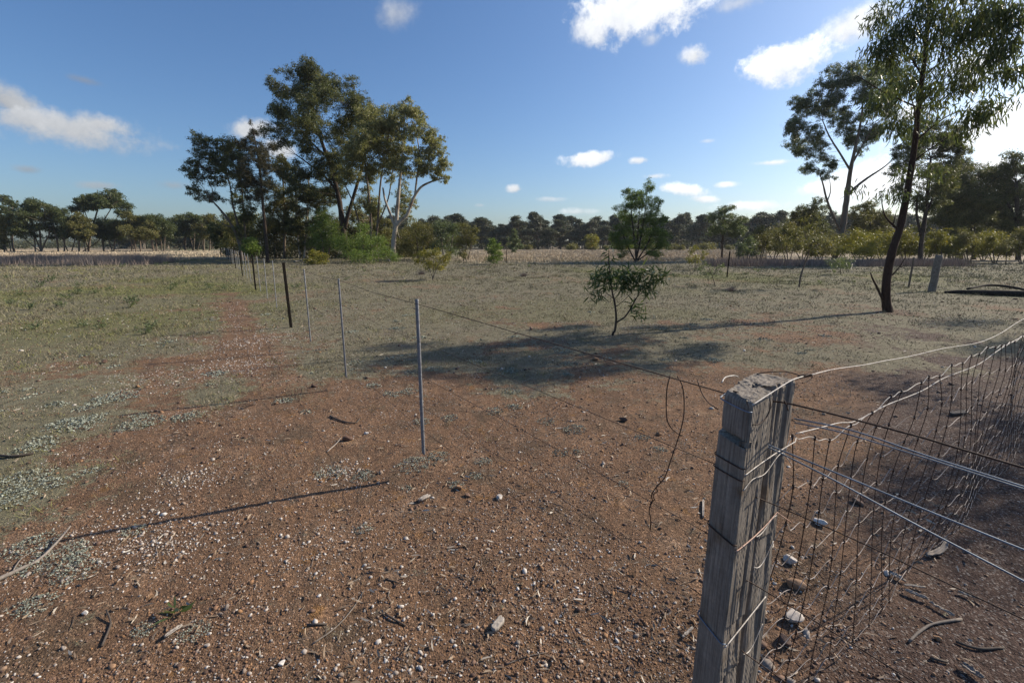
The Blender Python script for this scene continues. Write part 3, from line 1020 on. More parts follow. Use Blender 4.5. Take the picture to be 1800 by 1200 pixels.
lean = 0.035
knots = np.zeros((NST, len(HZ), 3))
for q in range(NST):
    s = 0.015 + q * 0.142 + nr_.uniform(-.022, .022)
    a_, b_ = nr_.uniform(-.045, .03), nr_.uniform(0, 6.28)
    for k, z in enumerate(HZ):
        knots[q, k] = net_pt(s + a_ * (z - .5) + 0.016 * math.sin(b_ + z * 6) - 0.02 * z, z + nr_.uniform(-.014, .014))
for q in range(NST):
    g = Geo()
    tube(g, knots[q], np.full(len(HZ), 0.0014), 5, 3)
    for k in range(len(HZ)):          # wrapped joints
        c = knots[q, k]
        tube(g, np.array([c + (0, 0, -.007), c + (0, 0, .007)]), np.array([0.0034, 0.0034]), 5, 1)
    link('stay_wire', g.mesh('stay_wire', True, no), M_WIRE_R, net)
for k in range(len(HZ)):
    pts = []
    for q in range(NST):
        pts.append(knots[q, k])
        if q < NST - 1:
            a, b = knots[q, k], knots[q + 1, k]
            am = nr_.uniform(.004, .030) if k < len(HZ) - 1 else 0.006
            pts.append(a * .72 + b * .28 + np.array([0, 0, -am]))
            pts.append(a * .28 + b * .72 + np.array([0, 0, am * .5]))
    pts = np.array(pts)
    link_m = M_WIRE_W if k == 9 else M_HALF
    pts = np.vstack([np.array([*post_xy([0.245], [HZ[k]])[0], HZ[k] + 0.01]), pts]) if k > 2 else pts
    part_wire('line_wire', net, pts, 0.0012, link_m, no, 5, 3)
# the white top strand above the netting, slack and kinked
tp = [np.array(P(1424, 659, 1.12))]
for (px, py, s) in ((1465, 649, .45), (1520, 641, .75), (1555, 634, 1.0), (1600, 626, 1.35), (1660, 612, 1.8), (1720, 602, 2.3), (1760, 585, 2.75), (1800, 560, 3.2), (1860, 535, 4.2), (1900, 520, 5.4)):
    q = NP0 + ND * s
    tp.append(np.array(P(px, py, q.y)))
part_wire('top_strand', net, np.array(tp), 0.0015, M_WIRE_W, no, 6, 5)
sl = [np.array(P(1398, 762, 1.12)), np.array(P(1440, 752, 1.2)), np.array(P(1475, 743, 1.28))]
for (px, py, s) in ((1500, 741, .5), (1530, 727, .6), (1560, 711, .75), (1620, 687, 1.08), (1660, 664, 1.4), (1720, 640, 1.95), (1760, 612, 2.4), (1800, 590, 2.95), (1870, 556, 4.1), (1920, 530, 5.5)):
    q = NP0 + ND * s
    sl.append(np.array(P(px, py, q.y)))
part_wire('top_strand', net, np.array(sl), 0.0016, M_WIRE_W, no, 6, 5)


# ------------------------------------------------------------------ other posts in the paddock
def round_post(name, label, px, py, top_py, wpx, mat, cat='fence post', flat=True):
    b = G(px, py)
    w = wpx / FPX * b.y * 1.0
    top = P(px, top_py, b.y).z
    g = Geo()
    k = 10
    pts = np.array([(0, 0, -.3), (0.004, 0, top * .5), (0.02 * (wpx > 6), 0, top)])
    tube(g, pts, np.array([w * .52, w * .5, w * .47]), k, 6, 0.05)
    z = gz(b.x, b.y)
    return tag(link(name, g.mesh(name, wpx < 6), mat, None, (b.x, b.y, z)), label, cat)


round_post('wooden_post', 'short square grey wooden post standing alone right of the young gum tree', 1638, 512, 448, 11, M_WOOD)
round_post('steel_stake', 'thin dark stake behind the trunk of the young gum tree', 1597, 505, 452, 3.0, M_MIDBARK, 'stake')


def picket(px, py, top, label):
    b = G(px, py)
    h = P(px, top, b.y).z
    me = picket_mesh(h)
    me.materials.append(M_BLACK)
    o = link('steel_post', me, None, None, (b.x, b.y, gz(b.x, b.y)))
    o.rotation_euler = (0, R(1.5), 0.4)
    tag(o, label, 'fence post')


picket(1278, 487, 441, 'black steel post standing alone in the green grass left of the crooked sapling')
picket(890, 463, 439, 'rusty brown steel post standing beside the small green bush')
picket(1069, 466, 440, 'dark steel post in front of the tall bushy wattle')
# ------------------------------------------------------------------ trees and shrubs
CAMX = np.array([0, 0, EYE])


THICKET = []


def in_clump(n, c, r, shell=2.4, seed=0, bump=0.3):
    """n points in a lumpy ellipsoid"""
    d = norm(RNG.normal(0, 1, (n, 3)))
    rad = RNG.uniform(0, 1, n) ** (1 / shell)
    lump = 1 + bump * (pn(d[:, 0] * 2.3 + seed, d[:, 1] * 2.3 + d[:, 2] * 1.7, seed % 97) + 0.5 * pn(d[:, 0] * 5 + seed, d[:, 2] * 5 + d[:, 1], seed % 89))
    return np.asarray(c) + d * (rad * lump)[:, None] * np.asarray(r), d


def plant(name, label, cat, base, d, stems, clumps, mat, bark, nleaf, L, W=None, group=None, droop=0.9, spray=None, per=14, k=7,
          curved=False, depth=1.0, twigs=True, shell=2.4, dpt=None, limb_w=0.25, hbias=0.0, rough=0.05, bump=0.3, trunk_name='trunk', crown_name='crown', upright=0.0, thin=0.85):
    """stems: [[(px, py, width px[, depth offset m])...]...]; clumps: [(px, py, rx, ry[, depth offset m])...]: photograph pixels at distance d"""
    global RNG
    RNG = np.random.default_rng(zlib.crc32(label.encode()))
    fat = 1.0
    if d > 30 and name in ('gum_tree', 'sheoak_tree', 'wattle_tree'):
        fat, nleaf = (1.22 if d < 80 else 1.1) * (1.0 if name == 'wattle_tree' else 1), int(nleaf * 2.5)
        L, W = L * .78, (W or L * .24) * .80
        per, spray = int(per * 2.0), 0.10 * np.mean([q[2] for q in clumps]) * d / FPX
    b = P(base[0], base[1], d)
    bz = gz(b.x, b.y)
    org = np.array([b.x, b.y, bz])
    root = empty(name, tuple(org), label, cat, group)
    s_m = d / FPX * 1.03
    W = W or L * 0.24
    gt, gl = Geo(), Geo()
    skel, skr = [], []
    for si, st in enumerate(stems):
        pts, rad = [], []
        for q in st:
            p_ = P(q[0], q[1], d)
            p_.y += q[3] if len(q) > 3 else 0
            pts.append(tuple(p_))
            rad.append(q[2] * s_m * 0.5 * thin)
        pts = np.array(pts)
        if st[0][1] >= base[1] - 3:                   # reaches the ground: flare into it
            pts[0, 2] = bz + 0.02
            pts = np.vstack([pts[0] - (0, 0, .25), pts])
            rad = [rad[0] * 1.25] + rad
        tube(gt, pts, np.array(rad), k, 5, rough)
        cp, cr = catmull(pts, rad, 5)
        skel.append(cp)
        skr.append(cr)
    cl = []
    for q in clumps:
        off = q[4] if len(q) > 4 else RNG.normal(0, .35) * depth * (dpt or 1.0) * q[2] * s_m * 2.2
        c = P(q[0], q[1], d + off)
        cl.append((np.array(tuple(c)), np.array([q[2] * s_m, q[2] * s_m * depth, q[3] * s_m]) * fat))
    if fat > 1.0 or (d > 60 and name == 'gum_tree'):      # break each mass into smaller leafy lumps
        sub = []
        for c, r in cl:
            sub.append((c, r * .72))
            for _ in range(4):
                dd = norm(RNG.normal(0, 1, 3) * np.array([1, 1, .9]))
                sub.append((c + dd * r * RNG.uniform(.65, 1.05), r * RNG.uniform(.34, .54)))
        cl = sub
    vols = np.array([r[0] * r[2] for _, r in cl])
    if not skel:
        skel.append(np.array([org + (0, 0, 0.0), org + (0, 0, 0.05)]))
        skr.append(np.array([.02, .02]))
    sk, sr = np.concatenate(skel), np.concatenate(skr)
    sp_r = spray or 0.16 * np.mean([r[0] for _, r in cl])
    for ci, (c, r) in enumerate(cl):
        n = max(per, int(nleaf * vols[ci] / vols.sum()))
        ns = max(3, n // per)
        pts, dirs = in_clump(ns, c, r * 0.92, shell, int(RNG.integers(0, 900)), bump)
        pts[:, 2] = np.maximum(pts[:, 2], bz + 0.05)
        # limb from the nearest lower point of the stems
        dv = sk - c
        cost = np.linalg.norm(dv, axis=1) + np.where(sk[:, 2] > c[2] - 0.15 * r[2], 2.0 * (sk[:, 2] - c[2] + 0.15 * r[2]).clip(0) + 0.6, 0)
        bi = int(np.argmin(cost))
        a = sk[bi]
        lr = min(sr[bi] * 0.8, max(0.008 * d / 40, limb_w * 0.14 * r.mean()))
        mid = (a + c) / 2 + RNG.normal(0, .06, 3) * np.linalg.norm(c - a) + np.array([0, 0, -.06 * np.linalg.norm(c - a)])
        tube(gt, np.array([a, mid, c, c + (c - mid) * 0.5]), np.array([lr, lr * .75, lr * .5, lr * .2]), 5, 4, 0.06)
        if twigs:
            for q in range(min(ns, 7)):
                e = pts[q]
                m0 = c + (mid - c) * RNG.uniform(0, .8)
                tube(gt, np.array([m0, (m0 + e) / 2 + RNG.normal(0, .05, 3) * r.mean(), e]), np.array([lr * .4, lr * .26, lr * .10]), 4, 3)
        # leaves hang in sprays
        ctr = np.repeat(pts, per, 0)
        ln = len(ctr)
        off = RNG.normal(0, 1, (ln, 3)) * sp_r * np.array([1, 1, .75])
        outd = np.repeat(dirs, per, 0)
        dirv = RNG.normal(0, .55, (ln, 3)) + outd * 0.35 + np.array([0, 0, -droop + upright])
        ls = L * RNG.uniform(.65, 1.25, ln)
        tn = np.repeat(np.clip(RNG.normal(.45, .20, ns), 0, 1), per) + RNG.normal(0, .16, ln)
        leaves(gl, ctr + off, dirv, ls, W * RNG.uniform(.75, 1.2, ln), np.clip(tn, 0, 1), curved)
    if gt.v:
        link(trunk_name, gt.mesh(trunk_name, True, org), bark, root)
    link(crown_name, gl.mesh(crown_name, False, org), mat, root)
    return root


# -------- the clump of trees behind the long fence
plant('gum_tree', 'leaning gum with rounded dark crown and several pale stems, leftmost of the big clump', 'tree', (425, 455), 46,
      [[(425, 455, 6), (421, 430, 5.5), (410, 400, 5), (390, 372, 4), (372, 352, 2.5)], [(428, 455, 5, .4), (422, 425, 5, .4), (410, 363, 3.5), (405, 330, 2.5), (398, 300, 1.5)],
       [(430, 455, 5, .8), (432, 420, 4.5), (428, 370, 3.5), (424, 320, 2.5), (418, 280, 1.5)], [(410, 400, 3), (395, 395, 2), (375, 380, 1)]],
      [(367, 257, 24, 17), (400, 252, 24, 16), (420, 262, 20, 16), (338, 293, 12, 12), (360, 305, 22, 15), (342, 330, 14, 13), (367, 345, 20, 11), (388, 308, 22, 16), (410, 297, 22, 18),
       (430, 315, 18, 16), (413, 277, 20, 14), (352, 275, 14, 12), (385, 275, 22, 14), (420, 350, 20, 20), (440, 380, 16, 20), (425, 405, 14, 14)],
      M_GUMDK, M_MIDBARK, 15000, 0.22, 0.075, droop=.5, per=16)
plant('sheoak_tree', 'slender dark brown sheoak with straight black trunk and thin feathery top', 'tree', (471, 461), 41.5,
      [[(471, 462, 7), (468, 420, 6), (462, 360, 5), (457, 300, 4), (450, 255, 2.5), (444, 224, 1)]],
      [(444, 230, 7, 12), (440, 245, 8, 8), (455, 262, 14, 14), (428, 255, 9, 9), (462, 282, 15, 13), (440, 285, 18, 14), (466, 308, 13, 14), (448, 318, 18, 15), (430, 308, 10, 14), (470, 330, 10, 12), (452, 345, 14, 12), (465, 272, 10, 10)],
      M_CAS, M_DARKBARK, 12000, 0.26, 0.030, droop=.1, per=22, upright=0.25)
plant('gum_tree', 'tallest dark gum with dense rounded crown, leaning to the left over the clump', 'tree', (610, 459), 51,
      [[(610, 459, 13), (607, 430, 12), (603, 400, 11), (595, 345, 9), (580, 290, 7.5), (562, 240, 5.5), (548, 195, 3.5), (540, 160, 2)], [(606, 402, 8), (614, 370, 7), (626, 330, 6), (638, 285, 4.5), (640, 235, 3), (630, 190, 2)],
       [(592, 335, 5), (570, 310, 4), (545, 290, 3), (520, 272, 2)], [(574, 275, 4), (552, 255, 3), (525, 225, 2)]],
      [(535, 133, 28, 20), (568, 140, 28, 19), (502, 160, 24, 18), (522, 178, 32, 20), (490, 195, 18, 16), (555, 183, 30, 20), (600, 162, 26, 17), (630, 172, 20, 14), (486, 225, 17, 14), (518, 225, 28, 17), (560, 228, 35, 20),
       (602, 205, 30, 20), (636, 200, 20, 18), (492, 250, 17, 10), (600, 245, 32, 24), (575, 275, 32, 17), (540, 265, 20, 11), (530, 303, 22, 15), (562, 302, 26, 20), (522, 330, 22, 18), (590, 305, 20, 18), (548, 120, 18, 10), (548, 335, 22, 18), (585, 340, 18, 16)],
      M_GUMDK, M_DARKBARK, 40000, 0.24, 0.085, droop=.6, per=18, limb_w=.2)
plant('gum_tree', 'olive gum of many thin pale stems between the tallest gum and the white trunk', 'tree', (650, 458), 49,
      [[(645, 458, 6), (652, 400, 5), (648, 340, 4), (642, 290, 3), (640, 250, 1.5)], [(655, 458, 5, .5), (664, 390, 4.5), (668, 330, 3.5), (676, 270, 2)], [(640, 458, 4, -.4), (632, 400, 3.5), (622, 360, 3), (606, 325, 2)],
       [(662, 400, 3), (682, 350, 2.5), (690, 300, 2)]],
      [(650, 212, 26, 22), (685, 198, 22, 16), (672, 235, 26, 18), (640, 245, 28, 22), (664, 268, 28, 18), (630, 280, 24, 18), (692, 265, 18, 16), (622, 308, 20, 14), (655, 302, 22, 14), (640, 355, 18, 16), (662, 365, 16, 14), (615, 262, 18, 18), (690, 225, 16, 14)],
      M_GUMLT, M_MIDBARK, 24000, 0.23, 0.075, droop=.8, per=16)
plant('gum_tree', 'white trunked forked gum with open olive crown, rightmost of the big clump', 'tree', (690, 457), 47,
      [[(690, 457, 11), (691, 437, 10), (693, 412, 9), (696, 395, 8), (699, 360, 7), (702, 325, 5.5), (706, 290, 3.5), (708, 250, 2)], [(695, 398, 7.5), (704, 388, 7), (716, 376, 6.5), (727, 348, 5.5), (740, 329, 4.5), (757, 320, 3.5), (776, 314, 2), (786, 318, 1)],
       [(694, 400, 5.5), (686, 376, 5), (677, 352, 4), (673, 330, 3)], [(729, 345, 4), (733, 310, 3.2), (737, 270, 2.5), (730, 225, 1.5)], [(735, 300, 2.5), (752, 275, 2), (765, 255, 1.2)]],
      [(712, 195, 18, 13), (735, 203, 20, 14), (745, 232, 20, 16), (720, 235, 19, 17), (760, 240, 16, 13), (772, 266, 17, 16), (747, 268, 18, 14), (720, 265, 17, 14), (781, 290, 14, 13), (756, 294, 16, 11), (735, 290, 16, 11),
       (705, 290, 18, 14), (690, 302, 16, 14), (720, 308, 14, 7), (785, 313, 9, 9), (766, 304, 11, 9), (700, 255, 15, 15), (715, 345, 16, 18, 2.5), (712, 368, 14, 14, 2.5), (700, 215, 12, 12)],
      M_GUMLT, M_PALE, 15000, 0.24, 0.075, droop=1.0, per=12, limb_w=.13, bump=.45)
plant('gum_tree', 'thin dark tree filling the gap right of the sheoak', 'tree', (500, 452), 55,
      [[(500, 452, 5), (500, 380, 4), (497, 310, 2.5), (494, 285, 1.5)]],
      [(490, 290, 18, 16), (505, 308, 18, 18), (488, 338, 20, 18), (508, 352, 18, 16), (482, 368, 18, 18), (500, 395, 20, 16), (475, 405, 14, 16), (515, 395, 12, 14)],
      M_OLIVE, M_MIDBARK, 11000, 0.26, 0.085, droop=.5)
plant('gum_tree', 'slim pale stemmed young gum in shade beneath the tallest gum', 'tree', (535, 455), 54,
      [[(535, 455, 3.5), (540, 380, 3), (543, 300, 2)], [(525, 455, 4, .5), (521, 390, 3), (520, 330, 2)], [(548, 455, 3, 1), (556, 400, 3), (560, 340, 2)]],
      [(545, 338, 20, 16), (562, 355, 20, 18), (530, 372, 18, 16), (578, 348, 18, 16), (522, 395, 16, 14), (548, 400, 18, 16), (575, 385, 16, 14), (535, 425, 14, 12)],
      M_GUMDK, M_PALE, 9000, 0.25, 0.08, droop=.6)
plant('gum_tree', 'dark bushy tree seen between the stems near the white trunk', 'tree', (660, 455), 56,
      [[(655, 455, 4), (652, 410, 3), (648, 380, 2)], [(665, 455, 3), (672, 400, 2)]],
      [(640, 390, 20, 16), (665, 398, 18, 16), (680, 420, 14, 14), (615, 385, 16, 16), (650, 425, 20, 14), (600, 410, 16, 16), (625, 420, 16, 14)],
      M_OLIVE, M_PALE, 8000, 0.25, 0.085, droop=.4)
plant('gum_tree', 'dark low tree behind the leaning gum, at the end of the long fence', 'tree', (398, 446), 68,
      [[(398, 446, 4), (398, 415, 3), (396, 385, 2)], [(388, 446, 3), (386, 410, 2)], [(412, 446, 3), (414, 410, 2)]],
      [(398, 385, 14, 11), (388, 400, 15, 14), (408, 408, 16, 14), (420, 395, 14, 14), (383, 418, 12, 12), (430, 410, 14, 14), (402, 425, 16, 9), (376, 405, 8, 12)],
      M_GUMDK, M_MIDBARK, 9000, 0.34, 0.12, droop=.3)
plant('bush', 'small dark green round bush at the fence beside the sheoak', 'bush', (440, 463), 39,
      [[(440, 463, 2.5), (440, 445, 2)]], [(440, 425, 11, 7), (436, 435, 13, 9), (447, 438, 11, 8), (441, 446, 9, 5)], M_GREEN, M_DARKBARK, 3500, 0.17, 0.05, droop=.2, per=12)
plant('wattle_bush', 'tall soft green wattle bush under the tallest gum', 'bush', (572, 461), 46,
      [[(570, 461, 3), (566, 420, 2)], [(576, 461, 3), (584, 415, 2)]], [(567, 382, 14, 16), (560, 405, 18, 16), (583, 402, 16, 16), (575, 428, 22, 16), (555, 428, 14, 12), (592, 425, 14, 12)],
      M_GREEN, M_MIDBARK, 8000, 0.20, 0.04, droop=.3, per=14)
plant('wattle_bush', 'wide bright green wattle bush at the foot of the clump of gums', 'bush', (640, 466), 42,
      [[(640, 466, 3), (636, 440, 2)], [(650, 466, 2.5), (664, 440, 2)], [(632, 466, 2.5), (612, 440, 2)]],
      [(638, 418, 20, 14), (615, 434, 22, 18), (655, 434, 26, 18), (680, 446, 18, 12), (603, 425, 12, 16), (635, 450, 32, 11), (668, 420, 12, 9), (694, 453, 8, 7), (640, 400, 12, 9)],
      M_GREEN, M_MIDBARK, 13000, 0.18, 0.035, droop=.2, per=14, bump=.45)
plant('wattle_bush', 'low yellow green wattle in front of the shaded clump', 'bush', (557, 468), 37,
      [[(557, 468, 1.5), (553, 455, 1)]], [(553, 447, 13, 9), (562, 458, 14, 7), (545, 458, 8, 7), (570, 452, 6, 6)], M_YEL, M_MIDBARK, 2600, 0.16, 0.04, droop=.2)
plant('scrub_bush', 'grey olive scrub just right of the white trunked gum', 'bush', (735, 456), 49,
      [[(735, 456, 3), (733, 420, 2)], [(745, 456, 2.5), (755, 420, 2)]], [(733, 398, 18, 12), (722, 420, 18, 16), (750, 418, 18, 16), (735, 440, 22, 12), (712, 438, 12, 12), (755, 400, 10, 9)],
      M_OLIVE, M_MIDBARK, 7000, 0.2, 0.05, droop=.3)
plant('scrub_bush', 'grey green scrub in the middle of the row right of the white trunk', 'bush', (783, 458), 48,
      [[(780, 458, 2.5), (776, 420, 2)], [(790, 458, 2.5), (796, 415, 2)]], [(775, 400, 16, 13), (788, 420, 18, 14), (798, 402, 13, 12), (770, 432, 14, 10), (795, 440, 14, 9)],
      M_BLUE, M_MIDBARK, 6000, 0.2, 0.055, droop=.5)
plant('scrub_bush', 'twiggy brownish scrub at the right end of the row beside the dry field', 'bush', (818, 460), 45,
      [[(815, 460, 2), (812, 425, 1.5)], [(822, 460, 2), (830, 425, 1.5)], [(818, 460, 2), (820, 410, 1)]], [(815, 400, 12, 12), (827, 418, 14, 13), (808, 425, 12, 12), (836, 405, 7, 9), (815, 445, 12, 7)],
      M_OLIVE, M_MIDBARK, 3600, 0.19, 0.05, droop=.5)
plant('wattle_bush', 'thin stemmed golden wattle standing out in the grass before the scrub', 'bush', (761, 493), 20.7,
      [[(761, 493, 2), (757, 478, 1.5), (748, 460, 1)], [(761, 493, 1.6), (766, 475, 1.3), (775, 458, .8)], [(761, 493, 1.4), (762, 470, 1), (762, 450, .6)]],
      [(744, 448, 13, 8), (763, 444, 14, 9), (780, 457, 13, 8), (755, 464, 18, 8), (735, 458, 8, 6), (772, 470, 12, 5), (788, 446, 6, 5)],
      M_YEL, M_MIDBARK, 2600, 0.11, 0.025, droop=.3, per=10, shell=1.8)
plant('wattle_bush', 'small bright green pointed bush beside the rusty post at the dry field', 'bush', (868, 465), 37,
      [[(868, 465, 1.5), (867, 440, 1)]], [(866, 427, 6, 8), (863, 440, 10, 8), (873, 445, 10, 9), (868, 456, 15, 7), (876, 434, 5, 6)], M_GREEN, M_MIDBARK, 3000, 0.15, 0.04, droop=-.1)
plant('gum_tree', 'small cone shaped grey green tree alone in the dry field', 'tree', (904, 444), 88,
      [[(904, 444, 2), (904, 420, 1.2)]], [(903, 412, 6, 7), (903, 421, 9, 7), (905, 430, 11, 7), (905, 437, 8, 4)], M_BLUE, M_MIDBARK, 2500, 0.3, 0.11, droop=.3)
plant('bush', 'round yellowish bush on the far side of the dry field', 'bush', (1041, 443), 92,
      [[(1041, 443, 1.5), (1041, 432, 1)]], [(1036, 422, 9, 8), (1047, 422, 8, 8), (1041, 416, 7, 5), (1041, 430, 9, 5)], M_YEL, M_MIDBARK, 1600, 0.3, 0.11, droop=.2)
plant('wattle_tree', 'tall bushy dark green wattle with many upright stems in mid paddock', 'tree', (1118, 459), 43,
      [[(1118, 459, 3.5), (1126, 420, 2.8), (1134, 370, 2), (1138, 330, 1)], [(1118, 459, 3), (1115, 420, 2.6), (1110, 375, 1.8), (1108, 345, 1)], [(1117, 459, 3), (1102, 430, 2.4), (1092, 400, 1.6)], [(1119, 459, 3), (1140, 425, 2.5), (1155, 385, 1.6)], [(1119, 459, 2.6), (1150, 438, 2), (1170, 425, 1.2)], [(1118, 459, 2.5), (1122, 400, 2), (1124, 370, 1)]],
      [(1137, 330, 8, 11), (1128, 344, 13, 11), (1108, 345, 12, 11), (1132, 360, 22, 13), (1100, 364, 13, 11), (1152, 362, 13, 13), (1110, 382, 24, 14), (1146, 386, 22, 15), (1095, 404, 16, 12), (1125, 410, 28, 13), (1160, 410, 14, 13), (1098, 428, 18, 10), (1140, 432, 22, 10), (1166, 430, 9, 9), (1083, 420, 8, 8), (1092, 446, 12, 6), (1150, 446, 14, 6)],
      M_GREEN, M_DARKBARK, 21000, 0.17, 0.042, droop=.0, per=12, bump=.5, limb_w=.12)
plant('wattle_bush', 'sparse golden flowered shrub between the bushy wattle and the lone steel post', 'bush', (1222, 472), 28,
      [[(1222, 472, 1.2), (1222, 450, .8)], [(1222, 472, 1), (1230, 455, .6)]], [(1220, 440, 10, 9), (1226, 455, 12, 9), (1214, 456, 8, 8), (1236, 448, 7, 7)], M_YEL, M_MIDBARK, 900, 0.14, 0.03, droop=.2, shell=1.6)
plant('sapling', 'wispy low sapling with grey green leaves right of the small golden shrub', 'sapling', (1257, 501), 17.6,
      [[(1257, 501, 1.6), (1252, 485, 1.3), (1245, 468, .9)], [(1252, 485, 1), (1264, 472, .6)]], [(1240, 466, 13, 8), (1262, 470, 10, 8), (1246, 478, 14, 6), (1228, 474, 7, 6)], M_BLUE, M_MIDBARK, 420, 0.10, 0.022, droop=.6, shell=1.6)

plant('scrub_bush', 'shaded thicket of olive scrub behind the sheoak and the fence', 'bush', (455, 455), 56,
      [[(x_, 455, 2), (x_ + 3, 420, 1.6), (x_ + 1, 395, 1)] for x_ in (425, 445, 462, 482)],
      [(x_, y_, 17, 15) for x_ in (408, 432, 456, 480) for y_ in (400, 420, 440)] + [(444, 385, 16, 12), (470, 388, 16, 12)], M_OLIVE, M_MIDBARK, 14000, 0.26, 0.08, droop=.4)
plant('scrub_bush', 'dense shaded thicket under the middle of the clump of gums', 'bush', (560, 456), 58,
      [[(x_, 456, 2), (x_ + 3, 415, 1.6), (x_ - 2, 380, 1)] for x_ in (512, 528, 550, 570, 590)],
      [(x_, y_, 18, 15) for x_ in (502, 526, 550, 576, 598) for y_ in (402, 422, 442)] + [(520, 385, 16, 14), (560, 388, 16, 12), (592, 392, 16, 12)], M_OLIVE, M_PALE, 17000, 0.26, 0.085, droop=.4)
plant('scrub_bush', 'olive thicket behind the white trunk and the bright green bush', 'bush', (660, 456), 59,
      [[(x_, 456, 2), (x_ + 3, 425, 1.6), (x_ - 2, 405, 1)] for x_ in (628, 650, 676, 700)],
      [(x_, y_, 18, 13) for x_ in (622, 648, 674, 700, 722) for y_ in (412, 432, 446)] , M_OLIVE, M_PALE, 14000, 0.26, 0.085, droop=.4)

# -------- right hand side
plant('gum_tree', 'dark airy tree with one thin trunk, right of the dry field', 'tree', (1269, 454), 51,
      [[(1269, 454, 4), (1270, 425, 3.6), (1272, 390, 2.8), (1275, 362, 1.5)]], [(1275, 366, 11, 7), (1262, 382, 17, 11), (1288, 386, 17, 12), (1274, 402, 21, 11), (1255, 400, 12, 8), (1296, 400, 10, 8)],
      M_BLUE, M_DARKBARK, 7000, 0.2, 0.055, droop=.6, per=12, bump=.45)
plant('gum_tree', 'tall grey green gum with pale forked limbs, leaning right behind the shrubs', 'tree', (1466, 453), 50,
      [[(1466, 453, 12), (1474, 432, 13.5), (1483, 390, 13), (1489, 345, 11.5), (1494, 305, 9), (1501, 270, 7), (1510, 230, 5), (1516, 190, 3.5), (1518, 150, 2)], [(1489, 345, 7), (1503, 330, 6), (1525, 313, 5), (1548, 298, 3.5), (1564, 285, 2.2), (1572, 272, 1.2)],
       [(1477, 405, 6), (1464, 378, 5.5), (1453, 350, 4.5), (1447, 325, 3.5), (1441, 305, 2)], [(1495, 300, 5), (1478, 272, 4), (1458, 240, 3), (1446, 212, 2)], [(1497, 290, 4.5), (1516, 255, 3.5), (1536, 222, 2.2)], [(1455, 352, 3), (1460, 335, 2), (1458, 312, 1)]],
      [(1508, 122, 23, 17), (1476, 137, 23, 17), (1549, 128, 24, 19), (1434, 165, 19, 16), (1411, 192, 18, 18), (1447, 185, 20, 16), (1397, 224, 13, 16), (1428, 229, 19, 15), (1402, 260, 14, 16), (1437, 264, 18, 14), (1419, 297, 13, 10), (1451, 280, 14, 12),
       (1494, 213, 18, 15), (1480, 200, 17, 13), (1512, 240, 18, 16), (1517, 165, 24, 19), (1541, 190, 22, 18), (1456, 306, 11, 9), (1545, 226, 18, 17), (1560, 160, 18, 18), (1470, 165, 18, 14)],
      M_BLUE, M_MIDBARK, 36000, 0.24, 0.062, droop=1.0, per=16, limb_w=.10, bump=.45, thin=.70)
plant('gum_tree', 'dense dark olive tree directly behind the young near gum', 'tree', (1617, 463), 38,
      [[(1617, 463, 9), (1619, 430, 8), (1626, 380, 7), (1631, 330, 5.5), (1636, 280, 3.5)], [(1619, 415, 5), (1611, 375, 4), (1613, 340, 2.5)], [(1626, 380, 4), (1642, 340, 3), (1652, 300, 2)]],
      [(1640, 225, 24, 17), (1668, 240, 19, 17), (1620, 250, 24, 19), (1655, 266, 26, 19), (1600, 286, 19, 17), (1640, 300, 24, 17), (1672, 290, 16, 18), (1592, 328, 16, 13), (1658, 330, 22, 15), (1622, 340, 18, 12), (1640, 360, 18, 12), (1590, 260, 12, 14)],
      M_GUMDK, M_DARKBARK, 17000, 0.20, 0.06, droop=.8, per=14)
plant('gum_tree', 'dark bushy tree filling the wood between the olive tree and the broad one', 'tree', (1668, 455), 54,
      [[(1668, 455, 5), (1668, 400, 4), (1670, 350, 3)]], [(1660, 330, 24, 16), (1690, 335, 24, 18), (1668, 360, 26, 18), (1700, 370, 24, 18), (1650, 385, 24, 18), (1685, 400, 26, 16), (1720, 330, 20, 18), (1745, 345, 22, 20), (1760, 380, 22, 20)], M_GUMDK, M_DARKBARK, 16000, 0.26, 0.09, droop=.4)
plant('gum_tree', 'broad dark green tree forming the middle of the wood on the right', 'tree', (1712, 455), 50,
      [[(1712, 455, 8), (1710, 400, 7), (1712, 340, 5)], [(1710, 400, 5), (1735, 350, 4)], [(1690, 455, 6), (1688, 400, 5), (1692, 350, 3)]],
      [(1690, 310, 24, 18), (1720, 300, 22, 16), (1700, 343, 28, 20), (1736, 333, 22, 20), (1688, 383, 25, 18), (1730, 378, 25, 20), (1752, 303, 18, 14), (1672, 345, 16, 18), (1715, 410, 22, 12), (1755, 355, 18, 18), (1675, 410, 18, 12)],
      M_GUMDK, M_DARKBARK, 22000, 0.24, 0.08, droop=.5)
plant('gum_tree', 'very dark tall tree at the right edge of the wood', 'tree', (1790, 455), 48,
      [[(1790, 455, 9), (1788, 390, 8), (1786, 320, 5)], [(1820, 455, 9), (1826, 380, 7)], [(1788, 390, 5), (1768, 350, 3)]],
      [(1786, 288, 16, 12), (1772, 322, 20, 18), (1802, 336, 25, 25), (1775, 368, 24, 22), (1806, 380, 22, 20), (1788, 408, 24, 16), (1840, 330, 28, 30), (1760, 400, 16, 18), (1835, 390, 26, 26), (1820, 290, 18, 14)],
      M_GUMDK, M_DARKBARK, 20000, 0.24, 0.085, droop=.5)
plant('gum_tree', 'rounded tree standing between the leaning gum and the near trunk', 'tree', (1532, 450), 62,
      [[(1532, 450, 5), (1530, 410, 4), (1528, 380, 2.5)]], [(1525, 362, 15, 11), (1540, 380, 18, 13), (1512, 384, 16, 13), (1530, 402, 22, 13), (1552, 398, 12, 12), (1504, 402, 10, 10)],
      M_OLIVE, M_DARKBARK, 7000, 0.28, 0.095, droop=.4)
